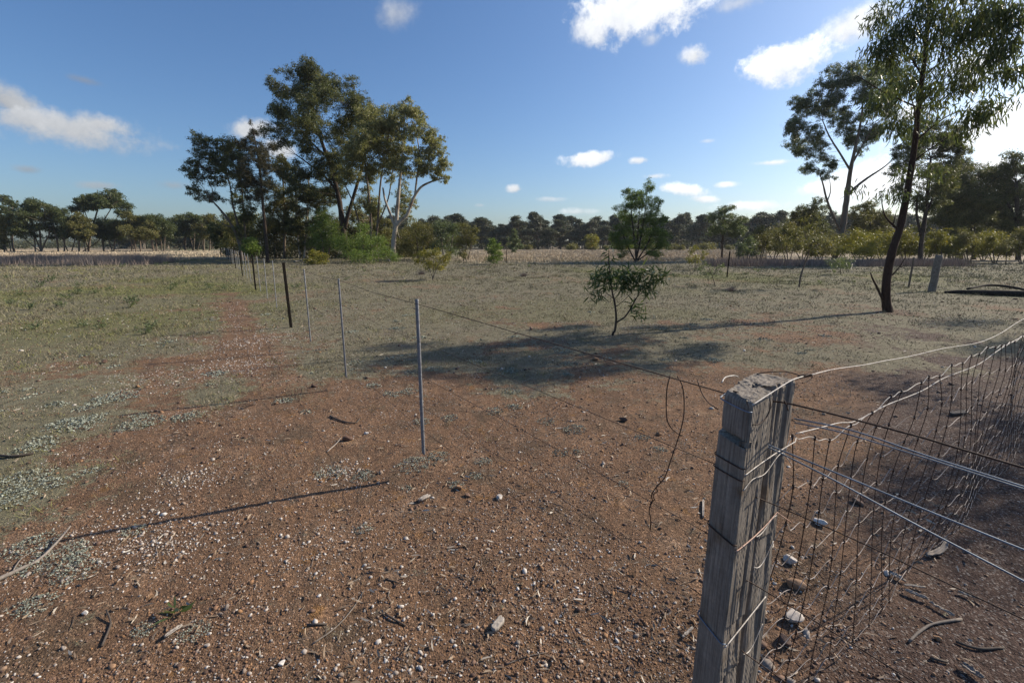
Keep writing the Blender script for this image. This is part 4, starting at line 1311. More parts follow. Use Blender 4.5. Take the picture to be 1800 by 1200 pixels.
plant('gum_tree', 'dark flat topped tree left of the leaning gum', 'tree', (1428, 449), 66,
      [[(1428, 449, 5), (1428, 410, 4), (1426, 375, 2.5)], [(1428, 410, 3), (1410, 385, 2)]], [(1430, 363, 17, 8), (1412, 372, 14, 9), (1440, 378, 14, 10), (1420, 392, 22, 12), (1400, 390, 12, 12), (1436, 405, 16, 12)],
      M_GUMDK, M_DARKBARK, 7000, 0.3, 0.10, droop=.3)

SHRUBS = [  # px, top, base, half width, d, kind, label
    (1335, 398, 456, 26, 45, 'o', 'loose dark olive shrub left of the crooked sapling'),
    (1385, 388, 459, 30, 42, 'd', 'tall dark brown green shrub behind the crooked sapling'),
    (1312, 420, 462, 22, 40, 'b', 'low grey shrub beside the lone black post'),
    (1440, 405, 458, 24, 43, 'o', 'olive shrub at the foot of the leaning gum'),
    (1510, 402, 460, 30, 40, 'y', 'golden wattle shrub just right of the leaning gum'),
    (1552, 400, 460, 26, 41, 'y', 'golden wattle shrub left of the near trunk'),
    (1592, 402, 461, 22, 40, 'y', 'yellowish shrub glimpsed right behind the near trunk'),
    (1655, 396, 461, 30, 40, 'y', 'golden wattle shrub above the lone wooden post'),
    (1702, 398, 461, 30, 41, 'o', 'olive shrub before the dark wood'),
    (1748, 400, 462, 28, 40, 'y', 'golden wattle shrub second from the right edge'),
    (1795, 402, 463, 28, 39, 'o', 'olive green shrub at the right edge'),
    (1625, 404, 457, 28, 46, 'o', 'olive shrub at the trunk of the dense dark olive tree'),
    (1680, 404, 456, 28, 47, 'o', 'dull olive shrub behind and between the golden shrubs over the lone wooden post'),
    (1728, 404, 456, 28, 47, 'y', 'golden shrub farther back between two others near the right edge'),
    (1470, 404, 455, 28, 48, 'o', 'olive shrub behind the trunk of the leaning gum'),
    (1530, 405, 456, 28, 47, 'o', 'dull shrub behind the golden wattles left of the near trunk'),
    (1410, 408, 455, 26, 49, 'o', 'olive shrub behind the crown of the crooked sapling'),
    (1360, 408, 455, 26, 49, 'd', 'dark shrub behind the loose olive one'),
]
for (px, top, by, hw, d, kd, lab) in SHRUBS:
    rs = np.random.default_rng(px)
    top += rs.uniform(-10, 12)
    hw *= rs.uniform(.8, 1.45)
    hh = by - top
    cl = [(px + rs.uniform(-.25, .25) * hw, top + hh * .22, hw * .5, hh * .24), (px - hw * .5, top + hh * .42, hw * .52, hh * .26), (px + hw * .5, top + hh * .40, hw * .52, hh * .26),
          (px + rs.uniform(-.4, .4) * hw, top + hh * .6, hw * .75, hh * .22), (px - hw * .75, top + hh * .66, hw * .35, hh * .18), (px + hw * .8, top + hh * .62, hw * .35, hh * .2), (px + rs.uniform(-.6, .6) * hw, top + hh * .12, hw * .25, hh * .15)]
    st = [[(px, by, 2.2), (px + rs.uniform(-.3, .3) * hw, by - hh * .45, 1.5)], [(px + 3, by, 2), (px + hw * .5, by - hh * .5, 1.2)], [(px - 3, by, 2), (px - hw * .5, by - hh * .5, 1.2)]]
    plant('shrub', lab, 'shrub', (px, by), d, st, cl, {'y': M_YEL, 'o': M_OLIVE, 'd': M_OLIVE, 'b': M_BLUE}[kd], M_MIDBARK, 6500 if kd != 'b' else 2600, 0.17, 0.046, droop=.35, per=10, bump=.85, shell=1.8, group='scrub along the edge of the wood')
plant('sapling', 'crooked bare stemmed sapling with thin shiny crown in the grass right of centre', 'sapling', (1405, 503), 17.2,
      [[(1405, 503, 3.6), (1407, 488, 3.4), (1414, 465, 3), (1422, 442, 2.2), (1418, 420, 1.4), (1412, 405, .8)], [(1421, 445, 1.4), (1440, 428, .9)], [(1418, 425, 1.4), (1398, 412, .8)]],
      [(1400, 404, 18, 10), (1428, 398, 18, 12), (1414, 422, 22, 10), (1384, 420, 14, 9), (1446, 422, 14, 9), (1414, 388, 12, 7), (1432, 436, 16, 7)],
      M_OLIVE, M_MIDBARK, 1000, 0.11, 0.026, droop=.7, per=8, shell=1.7)
plant('sapling', 'low grey green sapling at the foot of the leaning gum', 'sapling', (1478, 478), 25,
      [[(1478, 478, 1.5), (1478, 460, 1)]], [(1470, 460, 14, 6), (1486, 458, 12, 6), (1478, 467, 18, 5)], M_BLUE, M_MIDBARK, 900, 0.11, 0.028, droop=.5)
plant('shrub', 'tiny dark shrub on a thin stem at the right edge of the track', 'shrub', (1769, 460), 36,
      [[(1769, 460, 1.6), (1770, 440, 1.2)]], [(1765, 428, 10, 7), (1776, 425, 9, 8), (1770, 435, 12, 6)], M_OLIVE, M_DARKBARK, 900, 0.14, 0.035, droop=.3)

# -------- the young gum close by on the right
plant('gum_tree', 'young gum close by with bent dark trunk and long drooping leaves against the sky', 'tree', (1560, 548), 10.85,
      [[(1560, 549, 24), (1558, 530, 20), (1559, 490, 19), (1568, 443, 17.5), (1583, 397, 16.5), (1596, 330, 14), (1607, 262, 12), (1615, 187, 11), (1624, 117, 9.5), (1631, 47, 7.5), (1634, 0, 6.5), (1640, -80, 5), (1645, -160, 3)],
       [(1552, 528, 5.5), (1543, 508, 5), (1534, 490, 4), (1530, 479, 2.5)], [(1568, 484, 3.5), (1582, 468, 2.6), (1588, 458, 2), (1593, 450, 1)], [(1582, 470, 1.5), (1600, 462, .8)], [(1577, 402, 5.5), (1567, 393, 4.5), (1556, 380, 3.5), (1551, 362, 2.5), (1548, 340, 1.2)], [(1570, 395, 2.5), (1576, 370, 1.5)], [(1590, 372, 3), (1605, 360, 2), (1616, 342, 1)],
       [(1625, 130, 4, 0), (1650, 108, 3.2, -.3), (1690, 80, 2.4, -.5), (1745, 40, 1.4, -.6)], [(1613, 200, 4), (1645, 172, 3), (1690, 128, 2.2, .4), (1740, 100, 1.3, .6)], [(1608, 250, 4), (1640, 222, 3), (1680, 198, 2.2), (1725, 195, 1.2)], [(1604, 285, 3.5), (1635, 262, 2.5), (1690, 225, 1.4)],
       [(1622, 135, 4), (1595, 92, 3), (1565, 50, 1.6)], [(1615, 190, 4), (1588, 150, 3, .5), (1556, 110, 1.6, .8)], [(1609, 245, 3.5), (1580, 205, 2.6, -.4), (1550, 180, 1.4, -.7)], [(1631, 40, 3.5), (1670, 5, 2.5), (1720, -40, 1.5)], [(1634, 0, 3.5), (1600, -50, 2), (1570, -70, 1)],
       [(1625, 110, 2.4), (1668, 160, 1.8), (1720, 140, 1.4), (1790, 112, .9)]],
      [(1550, 30, 20, 26), (1590, 52, 26, 30), (1545, 86, 20, 22), (1570, 95, 24, 22), (1572, 142, 26, 26), (1550, 176, 20, 20), (1600, 142, 22, 28), (1657, 30, 24, 28, -0.8), (1697, 50, 30, 30, -1.3), (1737, 25, 30, 28, -1.8), (1772, 50, 24, 30, -2.1), (1752, 92, 24, 20, -2.0), (1678, 108, 24, 22, -1.1),
       (1713, 130, 24, 18, -1.5), (1788, 20, 20, 20, -2.1), (1640, 155, 20, 18, -0.6), (1686, 146, 18, 13, -1.2), (1712, 200, 26, 20, -1.5), (1694, 228, 16, 15, -1.3), (1733, 190, 16, 14, -1.8), (1650, 187, 18, 14, -0.7), (1602, 210, 22, 22), (1573, 222, 18, 20), (1622, 236, 18, 16), (1566, 338, 11, 9), (1592, 303, 13, 14), (1638, 300, 13, 11), (1505, 331, 6, 6), (1548, 345, 9, 7), (1588, 345, 9, 8),
       (1770, 130, 18, 12, -2.1), (1615, 20, 18, 20), (1790, 120, 12, 14, -2.1), (1780, 175, 6, 4, -2.1), (1655, 75, 18, 20, -0.8), (1612, 95, 16, 18), (1640, -22, 30, 18, -0.6), (1700, -16, 30, 16, -1.4)],
      M_GUM, M_REDBARK, 12500, 0.15, 0.023, droop=1.35, per=15, curved=True, k=12, limb_w=.05, rough=.035, shell=1.9, bump=.45, spray=.11, thin=.66, dpt=2.0)
plant('sapling', 'small wattle sapling with long narrow leaves alone on the bare ground', 'sapling', (1077, 594), 7.88,
      [[(1077, 595, 5), (1081, 580, 4.6), (1083, 560, 4.2), (1081, 535, 3.8), (1076, 512, 3), (1072, 480, 2.2), (1070, 440, 1.2)], [(1083, 567, 3.4), (1098, 557, 3.2), (1108, 543, 2.6), (1118, 525, 2), (1130, 505, 1.2)], [(1081, 540, 1.6), (1094, 530, 1.2), (1110, 515, .8)], [(1079, 525, 1.5), (1062, 512, 1)], [(1120, 522, 1.3), (1145, 500, 1), (1168, 490, .6)], [(1106, 545, 1.2), (1122, 548, .9), (1128, 552, .6)]],
      [(1050, 490, 9, 10), (1062, 500, 10, 10), (1075, 488, 10, 10), (1092, 478, 12, 12), (1108, 490, 12, 12), (1095, 502, 14, 10), (1120, 478, 10, 9), (1128, 500, 12, 9), (1152, 492, 9, 8), (1168, 486, 8, 9), (1052, 520, 9, 6), (1140, 510, 9, 6), (1125, 550, 7, 7), (1066, 470, 9, 6), (1072, 448, 6, 6), (1050, 478, 8, 5), (1118, 535, 8, 5), (1042, 512, 4, 5), (1148, 476, 8, 5)],
      M_SAP, M_DARKBARK, 1000, 0.16, 0.022, droop=.25, per=6, curved=True, k=8, limb_w=.08, spray=.05, shell=1.6, depth=1.2, trunk_name='stem', crown_name='foliage')

# -------- trees outside the frame on the right whose shade lies over the track
for (x, y, hgt, lab, n) in ((9.5, 5.2, 5.0, 'shady gum just out of frame whose shadow dapples the gravel track', 5200), (16.5, 10.2, 6.5, 'gum out of frame that shades the turf beyond the netting', 6500)):
    RNG = np.random.default_rng(int(x * 10))
    org = (x, y, gz(x, y))
    r_ = empty('gum_tree', org, lab, 'tree')
    gt, gl = Geo(), Geo()
    tube(gt, np.array([(x, y, -.2), (x + .1, y, 1.5), (x - .1, y + .1, 3.2), (x + .1, y, hgt - 1)]), np.array([.13, .10, .08, .03]), 8, 5, .04)
    for q in range(14):
        c = np.array([x + RNG.normal(0, .65), y + RNG.normal(0, .8), hgt * RNG.uniform(.42, .95)])
        tube(gt, np.array([(x, y, c[2] - .8), c]), np.array([.03, .01]), 5, 1)
        m_ = n // 14
        pts, dr = in_clump(m_, c, (.62, .62, .5), 2, q)
        leaves(gl, pts, RNG.normal(0, .5, (m_, 3)) + (0, 0, -1.2), .15 * RNG.uniform(.7, 1.3, m_), .024 * np.ones(m_), RNG.uniform(.1, .9, m_))
    link('trunk', gt.mesh('trunk', True, org), M_REDBARK, r_)
    link('crown', gl.mesh('crown', False, org), M_GUMDK, r_)

# -------- the row of trees across the left
LEFT = [
    ('low olive bush tree at the left edge', (5, 442), 100, [[(8, 442, 3), (6, 410, 2)]], [(2, 386, 13, 12), (-6, 402, 18, 18), (8, 402, 12, 14), (2, 422, 12, 10)], 'o', 3500),
    ('thin twin topped tree behind the left edge bush', (22, 442), 104, [[(24, 443, 2.5), (20, 400, 2), (15, 360, 1.2)]], [(8, 354, 8, 7), (22, 357, 8, 7), (14, 370, 14, 8), (18, 388, 16, 11), (8, 395, 12, 10)], 'd', 4000),
    ('pale multi stemmed gum with broad crown, near the left edge', (72, 443), 100,
     [[(72, 443, 3.2), (71, 420, 3), (69, 402, 2.5), (62, 388, 1.6)], [(72, 442, 2.6), (80, 424, 2.4), (87, 410, 2), (86, 392, 1.4)], [(62, 443, 2.2), (60, 415, 2), (52, 402, 1.4)], [(72, 443, 2), (55, 430, 1.6), (46, 422, 1)]],
     [(36, 373, 14, 9), (51, 362, 19, 11), (62, 358, 16, 9), (45, 382, 20, 10), (70, 382, 12, 9), (33, 398, 18, 11), (86, 370, 11, 7), (58, 372, 16, 9), (40, 410, 18, 10), (75, 398, 12, 9)], 'd', 9000),
    ('dark rounded tree next right of the pale multi stemmed gum', (112, 442), 100, [[(113, 442, 2.6), (113, 420, 2.4), (110, 400, 2)], [(102, 442, 2.6), (101, 415, 2)]], [(100, 382, 14, 10), (112, 388, 16, 12), (120, 400, 16, 13), (96, 402, 14, 12), (110, 412, 18, 10), (104, 374, 10, 6)], 'd', 7000),
    ('grey olive tree with a single pale trunk left of the flat crowned gum', (140, 442), 100, [[(139, 442, 3), (139, 422, 2.6), (141, 405, 2)]], [(140, 383, 12, 9), (148, 394, 16, 11), (156, 406, 14, 10), (132, 400, 12, 10), (145, 412, 16, 9)], 'o', 6000),
    ('tall gum with wide flat umbrella crown rising above the left row', (157, 443), 106,
     [[(156, 443, 4), (159, 415, 3.6), (166, 388, 3), (172, 368, 2)], [(160, 412, 2.5), (180, 390, 2.2), (192, 372, 1.6), (200, 358, 1)], [(162, 400, 2), (152, 380, 1.5), (148, 365, 1)]],
     [(150, 354, 16, 9), (130, 366, 12, 6), (165, 348, 18, 9), (186, 343, 18, 9), (206, 350, 16, 9), (223, 362, 9, 8), (195, 360, 20, 7), (172, 361, 20, 7), (146, 364, 14, 6), (212, 372, 12, 6)], 'd', 9000),
    ('dense dark tree under the umbrella crown', (185, 441), 104, [[(182, 441, 3), (182, 415, 2)], [(200, 441, 2.5), (202, 415, 2)]], [(180, 392, 20, 11), (203, 396, 20, 13), (172, 408, 18, 12), (194, 412, 20, 11), (215, 405, 12, 11)], 'd', 8000),
    ('broad olive crowned tree right of the umbrella crown', (238, 441), 102, [[(232, 441, 3), (230, 415, 2)], [(247, 441, 3), (246, 415, 2)]], [(230, 383, 16, 7), (242, 392, 20, 11), (226, 404, 18, 12), (256, 399, 16, 12), (242, 412, 20, 10)], 'o', 8000),
    ('dark domed tree in the middle of the left row', (278, 440), 108, [[(275, 440, 3), (274, 415, 2)], [(288, 440, 3), (290, 412, 2)]], [(266, 384, 14, 7), (276, 392, 18, 11), (292, 398, 18, 12), (280, 412, 20, 10), (262, 402, 12, 12)], 'd', 7500),
    ('grey topped tree near the end of the fence lane', (330, 438), 118, [[(326, 438, 3), (325, 410, 2)], [(340, 438, 3), (342, 410, 2)]], [(326, 381, 15, 6), (314, 390, 15, 9), (336, 394, 18, 10), (346, 384, 12, 7), (325, 408, 20, 10), (344, 410, 14, 10)], 'd', 7000),
    ('olive tree beside the end of the fence lane', (362, 438), 116, [[(358, 438, 3), (358, 412, 2)], [(368, 438, 2.5), (370, 412, 2)]], [(355, 391, 13, 9), (370, 389, 13, 10), (360, 408, 18, 11), (378, 402, 10, 12), (350, 402, 10, 10)], 'o', 6000),
]
for (lab, base, d, st, cl, kd, n) in LEFT:
    rs = np.random.default_rng(len(lab) * 7 + int(base[0]))
    for _ in range(2):
        x_, c_ = base[0] + rs.uniform(-16, 16), cl[int(rs.integers(len(cl)))]
        st = st + [[(x_, 442, 2.0), (x_ * .6 + c_[0] * .4 + rs.uniform(-3, 3), 424, 1.7), (c_[0], c_[1] + c_[3] * .4, 1.0)]]
    plant('gum_tree', lab, 'tree', base, d, st, cl, {'d': M_GUM, 'o': M_OLIVE}[kd], M_MIDBARK, int(n * 1.0), 0.44, 0.17, droop=.3, per=12, k=6, group='row of trees across the left')

# -------- the far wood along the skyline: copies of a few trees
protos = []
for q, (hgt, wd, ft) in enumerate(((11, 4.6, .30), (12.5, 5.0, .40), (10, 4.6, .22), (13, 4.2, .45), (8, 5.2, .12), (11.5, 4.8, .35), (7, 5.0, .05))):
    r_ = empty('far_tree', (0, 0, 0), 'tall grey green gum in the far wood along the skyline', 'tree', 'far wood along the skyline')
    gt, gl = Geo(), Geo()
    for t_ in range(3):
        a = RNG.uniform(0, 6.28)
        x2, y2 = math.cos(a) * wd * .3, math.sin(a) * wd * .3
        tube(gt, np.array([(x2 * .25, y2 * .25, -.4), (x2 * .4, y2 * .4, hgt * .4), (x2 * 1.3, y2 * 1.3, hgt * .85)]), np.array([.15, .12, .05]), 5, 3)
    nc = 26
    for c_ in range(nc):
        zf = RNG.uniform(0, 1) ** .8
        z = hgt * (ft + (1 - ft) * zf)
        f = (0.55 + .45 * math.sin(PI * min(1, .15 + zf))) * (1 - .45 * zf ** 3)
        a = RNG.uniform(0, 6.28)
        rr_ = wd * .85 * f * RNG.uniform(.1, 1)
        c = np.array([math.cos(a) * rr_, math.sin(a) * rr_, z])
        tube(gt, np.array([(c[0] * .25, c[1] * .25, z - hgt * .16), c]), np.array([.07, .03]), 4, 1)
        m_ = 300
        pts, dr = in_clump(m_, c, np.array((wd * .25, wd * .25, hgt * .055)) * RNG.uniform(.7, 1.25), 2.2, c_ + q * 30, .5)
        leaves(gl, pts, RNG.normal(0, .6, (m_, 3)) + (0, 0, -.3), .5 * RNG.uniform(.7, 1.3, m_), .22 * np.ones(m_), np.clip(RNG.normal(.45, .25, m_) + RNG.normal(0, .18), 0, 1))
    link('trunk', gt.mesh('trunk', True), M_MIDBARK if q % 2 else M_PALE, r_)
    link('crown', gl.mesh('crown', False), M_FAR, r_)
    protos.append(r_)
far = []
fr = np.random.default_rng(3)
for row, (d, step) in enumerate(((160, 19), (176, 19), (196, 19), (225, 20))):
    px = 225 + row * 6
    while px < 1840:
        if not (390 < px < 640):
            far.append((px + fr.uniform(-6, 6), d + fr.uniform(-8, 8), row))
        px += step * fr.uniform(.65, 1.35)
for n_, (px, d, row) in enumerate(far):
    pr = protos[n_ % 7]
    o = pr if n_ < 7 else copy_tree(pr)
    x = (px - 900) / FPX * d
    sc_ = fr.uniform(.72, 1.06) * (d / 180) ** .5
    if px < 460:
        sc_ *= .8
    elif px > 1300:
        sc_ *= 1.15
    o.location = (x, d, gz(x, d) - .2)
    o.scale = (sc_ * fr.uniform(1.15, 1.75), sc_ * fr.uniform(1.0, 1.4), sc_)
    o.rotation_euler = (0, 0, fr.uniform(0, 6.28))
ug = Geo()
for _ in range(480):
    px, d = fr.uniform(-60, 1840), fr.uniform(158, 235)
    if 380 < px < 640 and fr.uniform() < .6:
        continue
    x = (px - 900) / FPX * d
    hgt = fr.uniform(1.5, 5.5) * (1.15 if px > 1300 else 1)
    pts, dr = in_clump(170, (x, d, hgt * .5), (fr.uniform(2, 5), 2.5, hgt * .5), 2, 5, .6)
    leaves(ug, pts, RNG.normal(0, .6, (170, 3)), .62 * RNG.uniform(.7, 1.3, 170), .28 * np.ones(170), np.clip(RNG.normal(.4, .25, 170) + fr.normal(0, .15), 0, 1))
tag(link('undergrowth', ug.mesh('undergrowth'), M_FAR), 'mass of scrub under the far wood along the skyline', 'undergrowth', kind='stuff')
# low scrub before the far wood
bush0 = None
for n_ in range(26):
    px, d = fr.uniform(830, 1320), fr.uniform(120, 150)
    x = (px - 900) / FPX * d
    if bush0 is None:
        gl = Geo()
        pts, dr = in_clump(900, (0, 0, .9), (1.3, 1.3, .9), 2, 7, .5)
        leaves(gl, pts, RNG.normal(0, .6, (900, 3)), .36 * np.ones(900), .15 * np.ones(900), RNG.uniform(.1, .9, 900))
        bush0 = o = link('far_bush', gl.mesh('far_bush', False), M_OLIVE)
        tag(o, 'small round bush dotted along the far edge of the dry field', 'bush', 'bushes along the far edge of the field')
    else:
        o = bush0.copy()
        C.objects.link(o)
    s_ = fr.uniform(.6, 1.3)
    o.location = (x, d, gz(x, d))
    o.scale = (s_ * 1.2, s_, s_)
    o.rotation_euler = (0, 0, fr.uniform(0, 6.28))
# ------------------------------------------------------------------ what lies and grows on the ground
rng = np.random.default_rng(21)


def wedge(n, r0, r1, power=1.0, half=56):
    """points around the viewpoint, density falling with distance"""
    u = rng.uniform(0, 1, n)
    if power == 2:
        r = r0 * (r1 / r0) ** u                      # density ~ 1 / r^2
    elif power == 1:
        r = r0 + (r1 - r0) * u                       # density ~ 1 / r
    else:
        r = np.sqrt(r0 ** 2 + (r1 ** 2 - r0 ** 2) * u)
    a = np.radians(rng.uniform(-half, half, n))
    return r * np.sin(a), r * np.cos(a), r


M_STONE = tint_mat('pebble', [(0.0, (0.075, 0.046, 0.036)), (0.22, (0.150, 0.090, 0.063)), (0.42, (0.205, 0.125, 0.085)), (0.58, (0.28, 0.150, 0.070)), (0.72, (0.25, 0.205, 0.17)), (0.84, (0.42, 0.36, 0.31)), (1.0, (0.62, 0.585, 0.54))], 0.8, 90, 0.35)
M_LITTER = tint_mat('dead_leaf', [(0.0, (0.085, 0.062, 0.048)), (0.35, (0.20, 0.145, 0.10)), (0.6, (0.30, 0.225, 0.155)), (0.8, (0.36, 0.31, 0.25)), (1.0, (0.50, 0.45, 0.38))], 0.7, 60, 0.25)
M_STICK = tint_mat('dead_stick', [(0.0, (0.07, 0.055, 0.045)), (0.5, (0.19, 0.16, 0.135)), (1.0, (0.36, 0.32, 0.28))], 0.9, 70, 0.3)
M_LICHEN = tint_mat('grey_lichen', [(0.0, (0.14, 0.155, 0.125)), (0.5, (0.26, 0.283, 0.232)), (1.0, (0.41, 0.435, 0.365))], 0.95, 40, 0.25)
M_TURF = tint_mat('turf_blade', [(0.0, (0.075, 0.065, 0.038)), (0.3, (0.142, 0.126, 0.074)), (0.55, (0.208, 0.182, 0.114)), (0.78, (0.31, 0.265, 0.178)), (0.9, (0.15, 0.155, 0.05)), (1.0, (0.215, 0.215, 0.068))], 0.8)
M_STRAW = tint_mat('dry_grass', [(0.0, (0.30, 0.23, 0.155)), (0.5, (0.48, 0.385, 0.265)), (1.0, (0.62, 0.52, 0.38))], 0.8)
M_MAUVE = tint_mat('dry_mauve_grass', [(0.0, (0.15, 0.11, 0.09)), (0.5, (0.30, 0.235, 0.195)), (1.0, (0.44, 0.36, 0.29))], 0.85)

# icosahedron for pebbles
ph_ = (1 + 5 ** .5) / 2
ICO = norm(np.array([(-1, ph_, 0), (1, ph_, 0), (-1, -ph_, 0), (1, -ph_, 0), (0, -1, ph_), (0, 1, ph_), (0, -1, -ph_), (0, 1, -ph_), (ph_, 0, -1), (ph_, 0, 1), (-ph_, 0, -1), (-ph_, 0, 1)], float))
ICF = np.array([(0, 11, 5), (0, 5, 1), (0, 1, 7), (0, 7, 10), (0, 10, 11), (1, 5, 9), (5, 11, 4), (11, 10, 2), (10, 7, 6), (7, 1, 8), (3, 9, 4), (3, 4, 2), (3, 2, 6), (3, 6, 8), (3, 8, 9), (4, 9, 5), (2, 4, 11), (6, 2, 10), (8, 6, 7), (9, 8, 1)])


def pebbles(geo, x, y, size, tint, sink=0.36):
    n = len(x)
    v = ICO[None] * (1 + rng.uniform(-.30, .30, (n, 12, 1)))
    sc3 = np.stack([size * rng.uniform(.75, 1.5, n), size * rng.uniform(.7, 1.1, n), size * rng.uniform(.4, .85, n)], -1)
    v = v * sc3[:, None, :]
    a = rng.uniform(0, 2 * PI, n)
    ca, sa = np.cos(a)[:, None], np.sin(a)[:, None]
    b = rng.normal(0, .35, n)
    cb, sb = np.cos(b)[:, None], np.sin(b)[:, None]
    vx, vz = v[..., 0] * cb + v[..., 2] * sb, -v[..., 0] * sb + v[..., 2] * cb
    vx, vy = vx * ca - v[..., 1] * sa, vx * sa + v[..., 1] * ca
    w = np.stack([vx + x[:, None], vy + y[:, None], vz + (gh(x, y) + sc3[:, 2] * (1 - 2 * sink))[:, None]], -1).reshape(-1, 3)
    f = (np.arange(n)[:, None, None] * 12 + ICF[None]).reshape(-1, 3)
    geo.add(w, [f], np.repeat(tint, 12))


g = Geo()
x, y, r = wedge(230000, .95, 15, 2)
t = turf(x, y)
rb = roadbase(x, y)
cl_ = fbm(x * 1.1, y * 1.1, 91, 3)
keep = rng.uniform(0, 1, len(x)) < np.clip((1 - .80 * t) * (.58 + .85 * cl_), .10, 1)
x, y, r, t, rb = x[keep], y[keep], r[keep], t[keep], rb[keep]
size = np.exp(rng.normal(math.log(.0026), .52, len(x)))
size = np.maximum(size, .00085 * r)
size = np.minimum(size, .013) * (1 - .25 * rb)
tint = np.clip(rng.beta(1.5, 1.9, len(x)), 0, 1) * (1 - .18 * rb)
bright_ = rng.uniform(0, 1, len(x)) < (.07 + .08 * sstep(r, 3, 9)) * (1 + 1.2 * fbm(x * 1.6, y * 1.6, 93, 2).clip(-.8, 1))
tint[bright_] = rng.uniform(.8, 1.0, bright_.sum())
pebbles(g, x, y, size, tint)
# swarms of quartz chips
for (px, py, rad, n) in ((330, 850, .25, 220), (300, 960, .35, 420), (560, 960, .35, 260), (420, 640, .6, 360), (600, 830, .22, 160), (200, 940, .4, 360), (700, 1120, .3, 260), (450, 600, .8, 260), (270, 665, .6, 180)):
    c = G(px, py)
    q = rng.normal(0, rad * .5, (n, 2))
    pebbles(g, c.x + q[:, 0], c.y + q[:, 1], np.maximum(np.exp(rng.normal(math.log(.0045), .4, n)), .0014 * c.y), rng.uniform(.66, 1, n))
# rough stones heaped at the foot of the post
q = rng.normal(0, 1, (150, 2))
pebbles(g, .98 + q[:, 0] * .14 + .05, 1.12 + q[:, 1] * .20, np.exp(rng.normal(math.log(.011), .5, 150)), np.clip(rng.beta(2, 1.6, 150), 0, 1))
tag(link('gravel', g.mesh('gravel'), M_STONE), 'loose red brown gravel and white quartz chips on the earth', 'gravel', kind='stuff')

# turf
g = Geo()


def blades(geo, x, y, h, w, tint, lean=.55):
    n = len(x)
    a = rng.uniform(0, 2 * PI, n)
    z = gh(x, y)
    dx, dy = np.cos(a) * w * .5, np.sin(a) * w * .5
    lx, ly = rng.normal(0, lean, n) * h, rng.normal(0, lean, n) * h
    v = np.stack([np.stack([x - dx, y - dy, z - .004], -1), np.stack([x + dx, y + dy, z - .004], -1), np.stack([x + lx, y + ly, z + h], -1)], 1).reshape(-1, 3)
    geo.add(v, [np.arange(n * 3).reshape(-1, 3)], np.repeat(tint, 3))


x, y, r = wedge(520000, 1.6, 60, 2)
t, gn, dr_ = turf(x, y), greenness(x, y), dryness(x, y)
tuf = fbm(x * 2.4, y * 2.4, 21, 2)
tu2 = fbm(x * .9, y * .9, 22, 2)
keep = rng.uniform(0, 1, len(x)) < np.clip(t ** 1.6 * (.55 + .75 * tuf + .3 * tu2), .0, 1) * (1 - roadbase(x, y) * .6)
x, y, r, gn, dr_, tuf = x[keep], y[keep], r[keep], gn[keep], dr_[keep], tuf[keep]
h = (.007 + .0021 * r) * rng.uniform(.5, 1.5, len(x)) * (1 + .4 * tuf.clip(0)) * np.minimum(1, .55 + r / 24)
h = np.minimum(h, .12)
w = (.0019 + .00075 * r) * rng.uniform(.6, 1.3, len(x))
tint = np.clip(rng.normal(.47, .14, len(x)) + .18 * dr_ + .22 * fbm(x * .45, y * .45, 23, 3), 0, .8)
isg = rng.uniform(0, 1, len(x)) < gn * .75 + .05
tint[isg] = rng.uniform(.86, 1, isg.sum())
blades(g, x, y, h, w, tint, .8)
tag(link('turf', g.mesh('turf'), M_TURF), 'short grazed grey-green turf over the paddock', 'grass', kind='stuff')

# thicker tufts and clods that break up the turf
g = Geo()
x, y, r = wedge(13000, 3.5, 55, 2)
keep = rng.uniform(0, 1, len(x)) < np.clip(turf(x, y) * (.35 + 1.1 * fbm(x * .5, y * .5, 25, 3)), .03, 1) * (1 - roadbase(x, y)) * (1 - .7 * sstep(x + .64 * y, .5, 3) * (1 - sstep(y, 13, 19)))
x, y, r = x[keep], y[keep], r[keep]
nb = 22
sz = (.018 + .0030 * r) * rng.uniform(.5, 1.8, len(x))
cx, cy = np.repeat(x, nb), np.repeat(y, nb)
ss = np.repeat(sz, nb)
qx, qy = rng.normal(0, 1, len(cx)) * ss * 1.1, rng.normal(0, 1, len(cx)) * ss * 1.1
tt = np.clip(np.repeat(np.where(rng.uniform(0, 1, len(x)) < .22, rng.uniform(.84, 1, len(x)), rng.normal(.42, .22, len(x)).clip(0, .8)), nb) + rng.normal(0, .06, len(cx)), 0, 1)
blades(g, cx + qx, cy + qy, ss * rng.uniform(.4, 1.15, len(cx)), .0016 + .0006 * np.repeat(r, nb), tt, .7)
tag(link('turf_tufts', g.mesh('turf_tufts'), M_TURF), 'thicker grey and green tufts in the grazed turf', 'grass', kind='stuff')
g = Geo()
x, y, r = wedge(5200, 3.0, 45, 2)
keep = rng.uniform(0, 1, len(x)) < np.clip(.35 + .9 * fbm(x * .4, y * .4, 26, 3), .05, 1)
x, y, r = x[keep], y[keep], r[keep]
pebbles(g, x, y, np.minimum(np.exp(rng.normal(math.log(.006), .5, len(x))), .013) * (1 + .14 * r), np.where(rng.uniform(0, 1, len(x)) < .75, rng.uniform(0, .3, len(x)), rng.uniform(.4, .95, len(x))), .4)
tag(link('clods', g.mesh('clods'), M_STONE), 'small dark clods and droppings scattered over the turf', 'clods', kind='stuff')

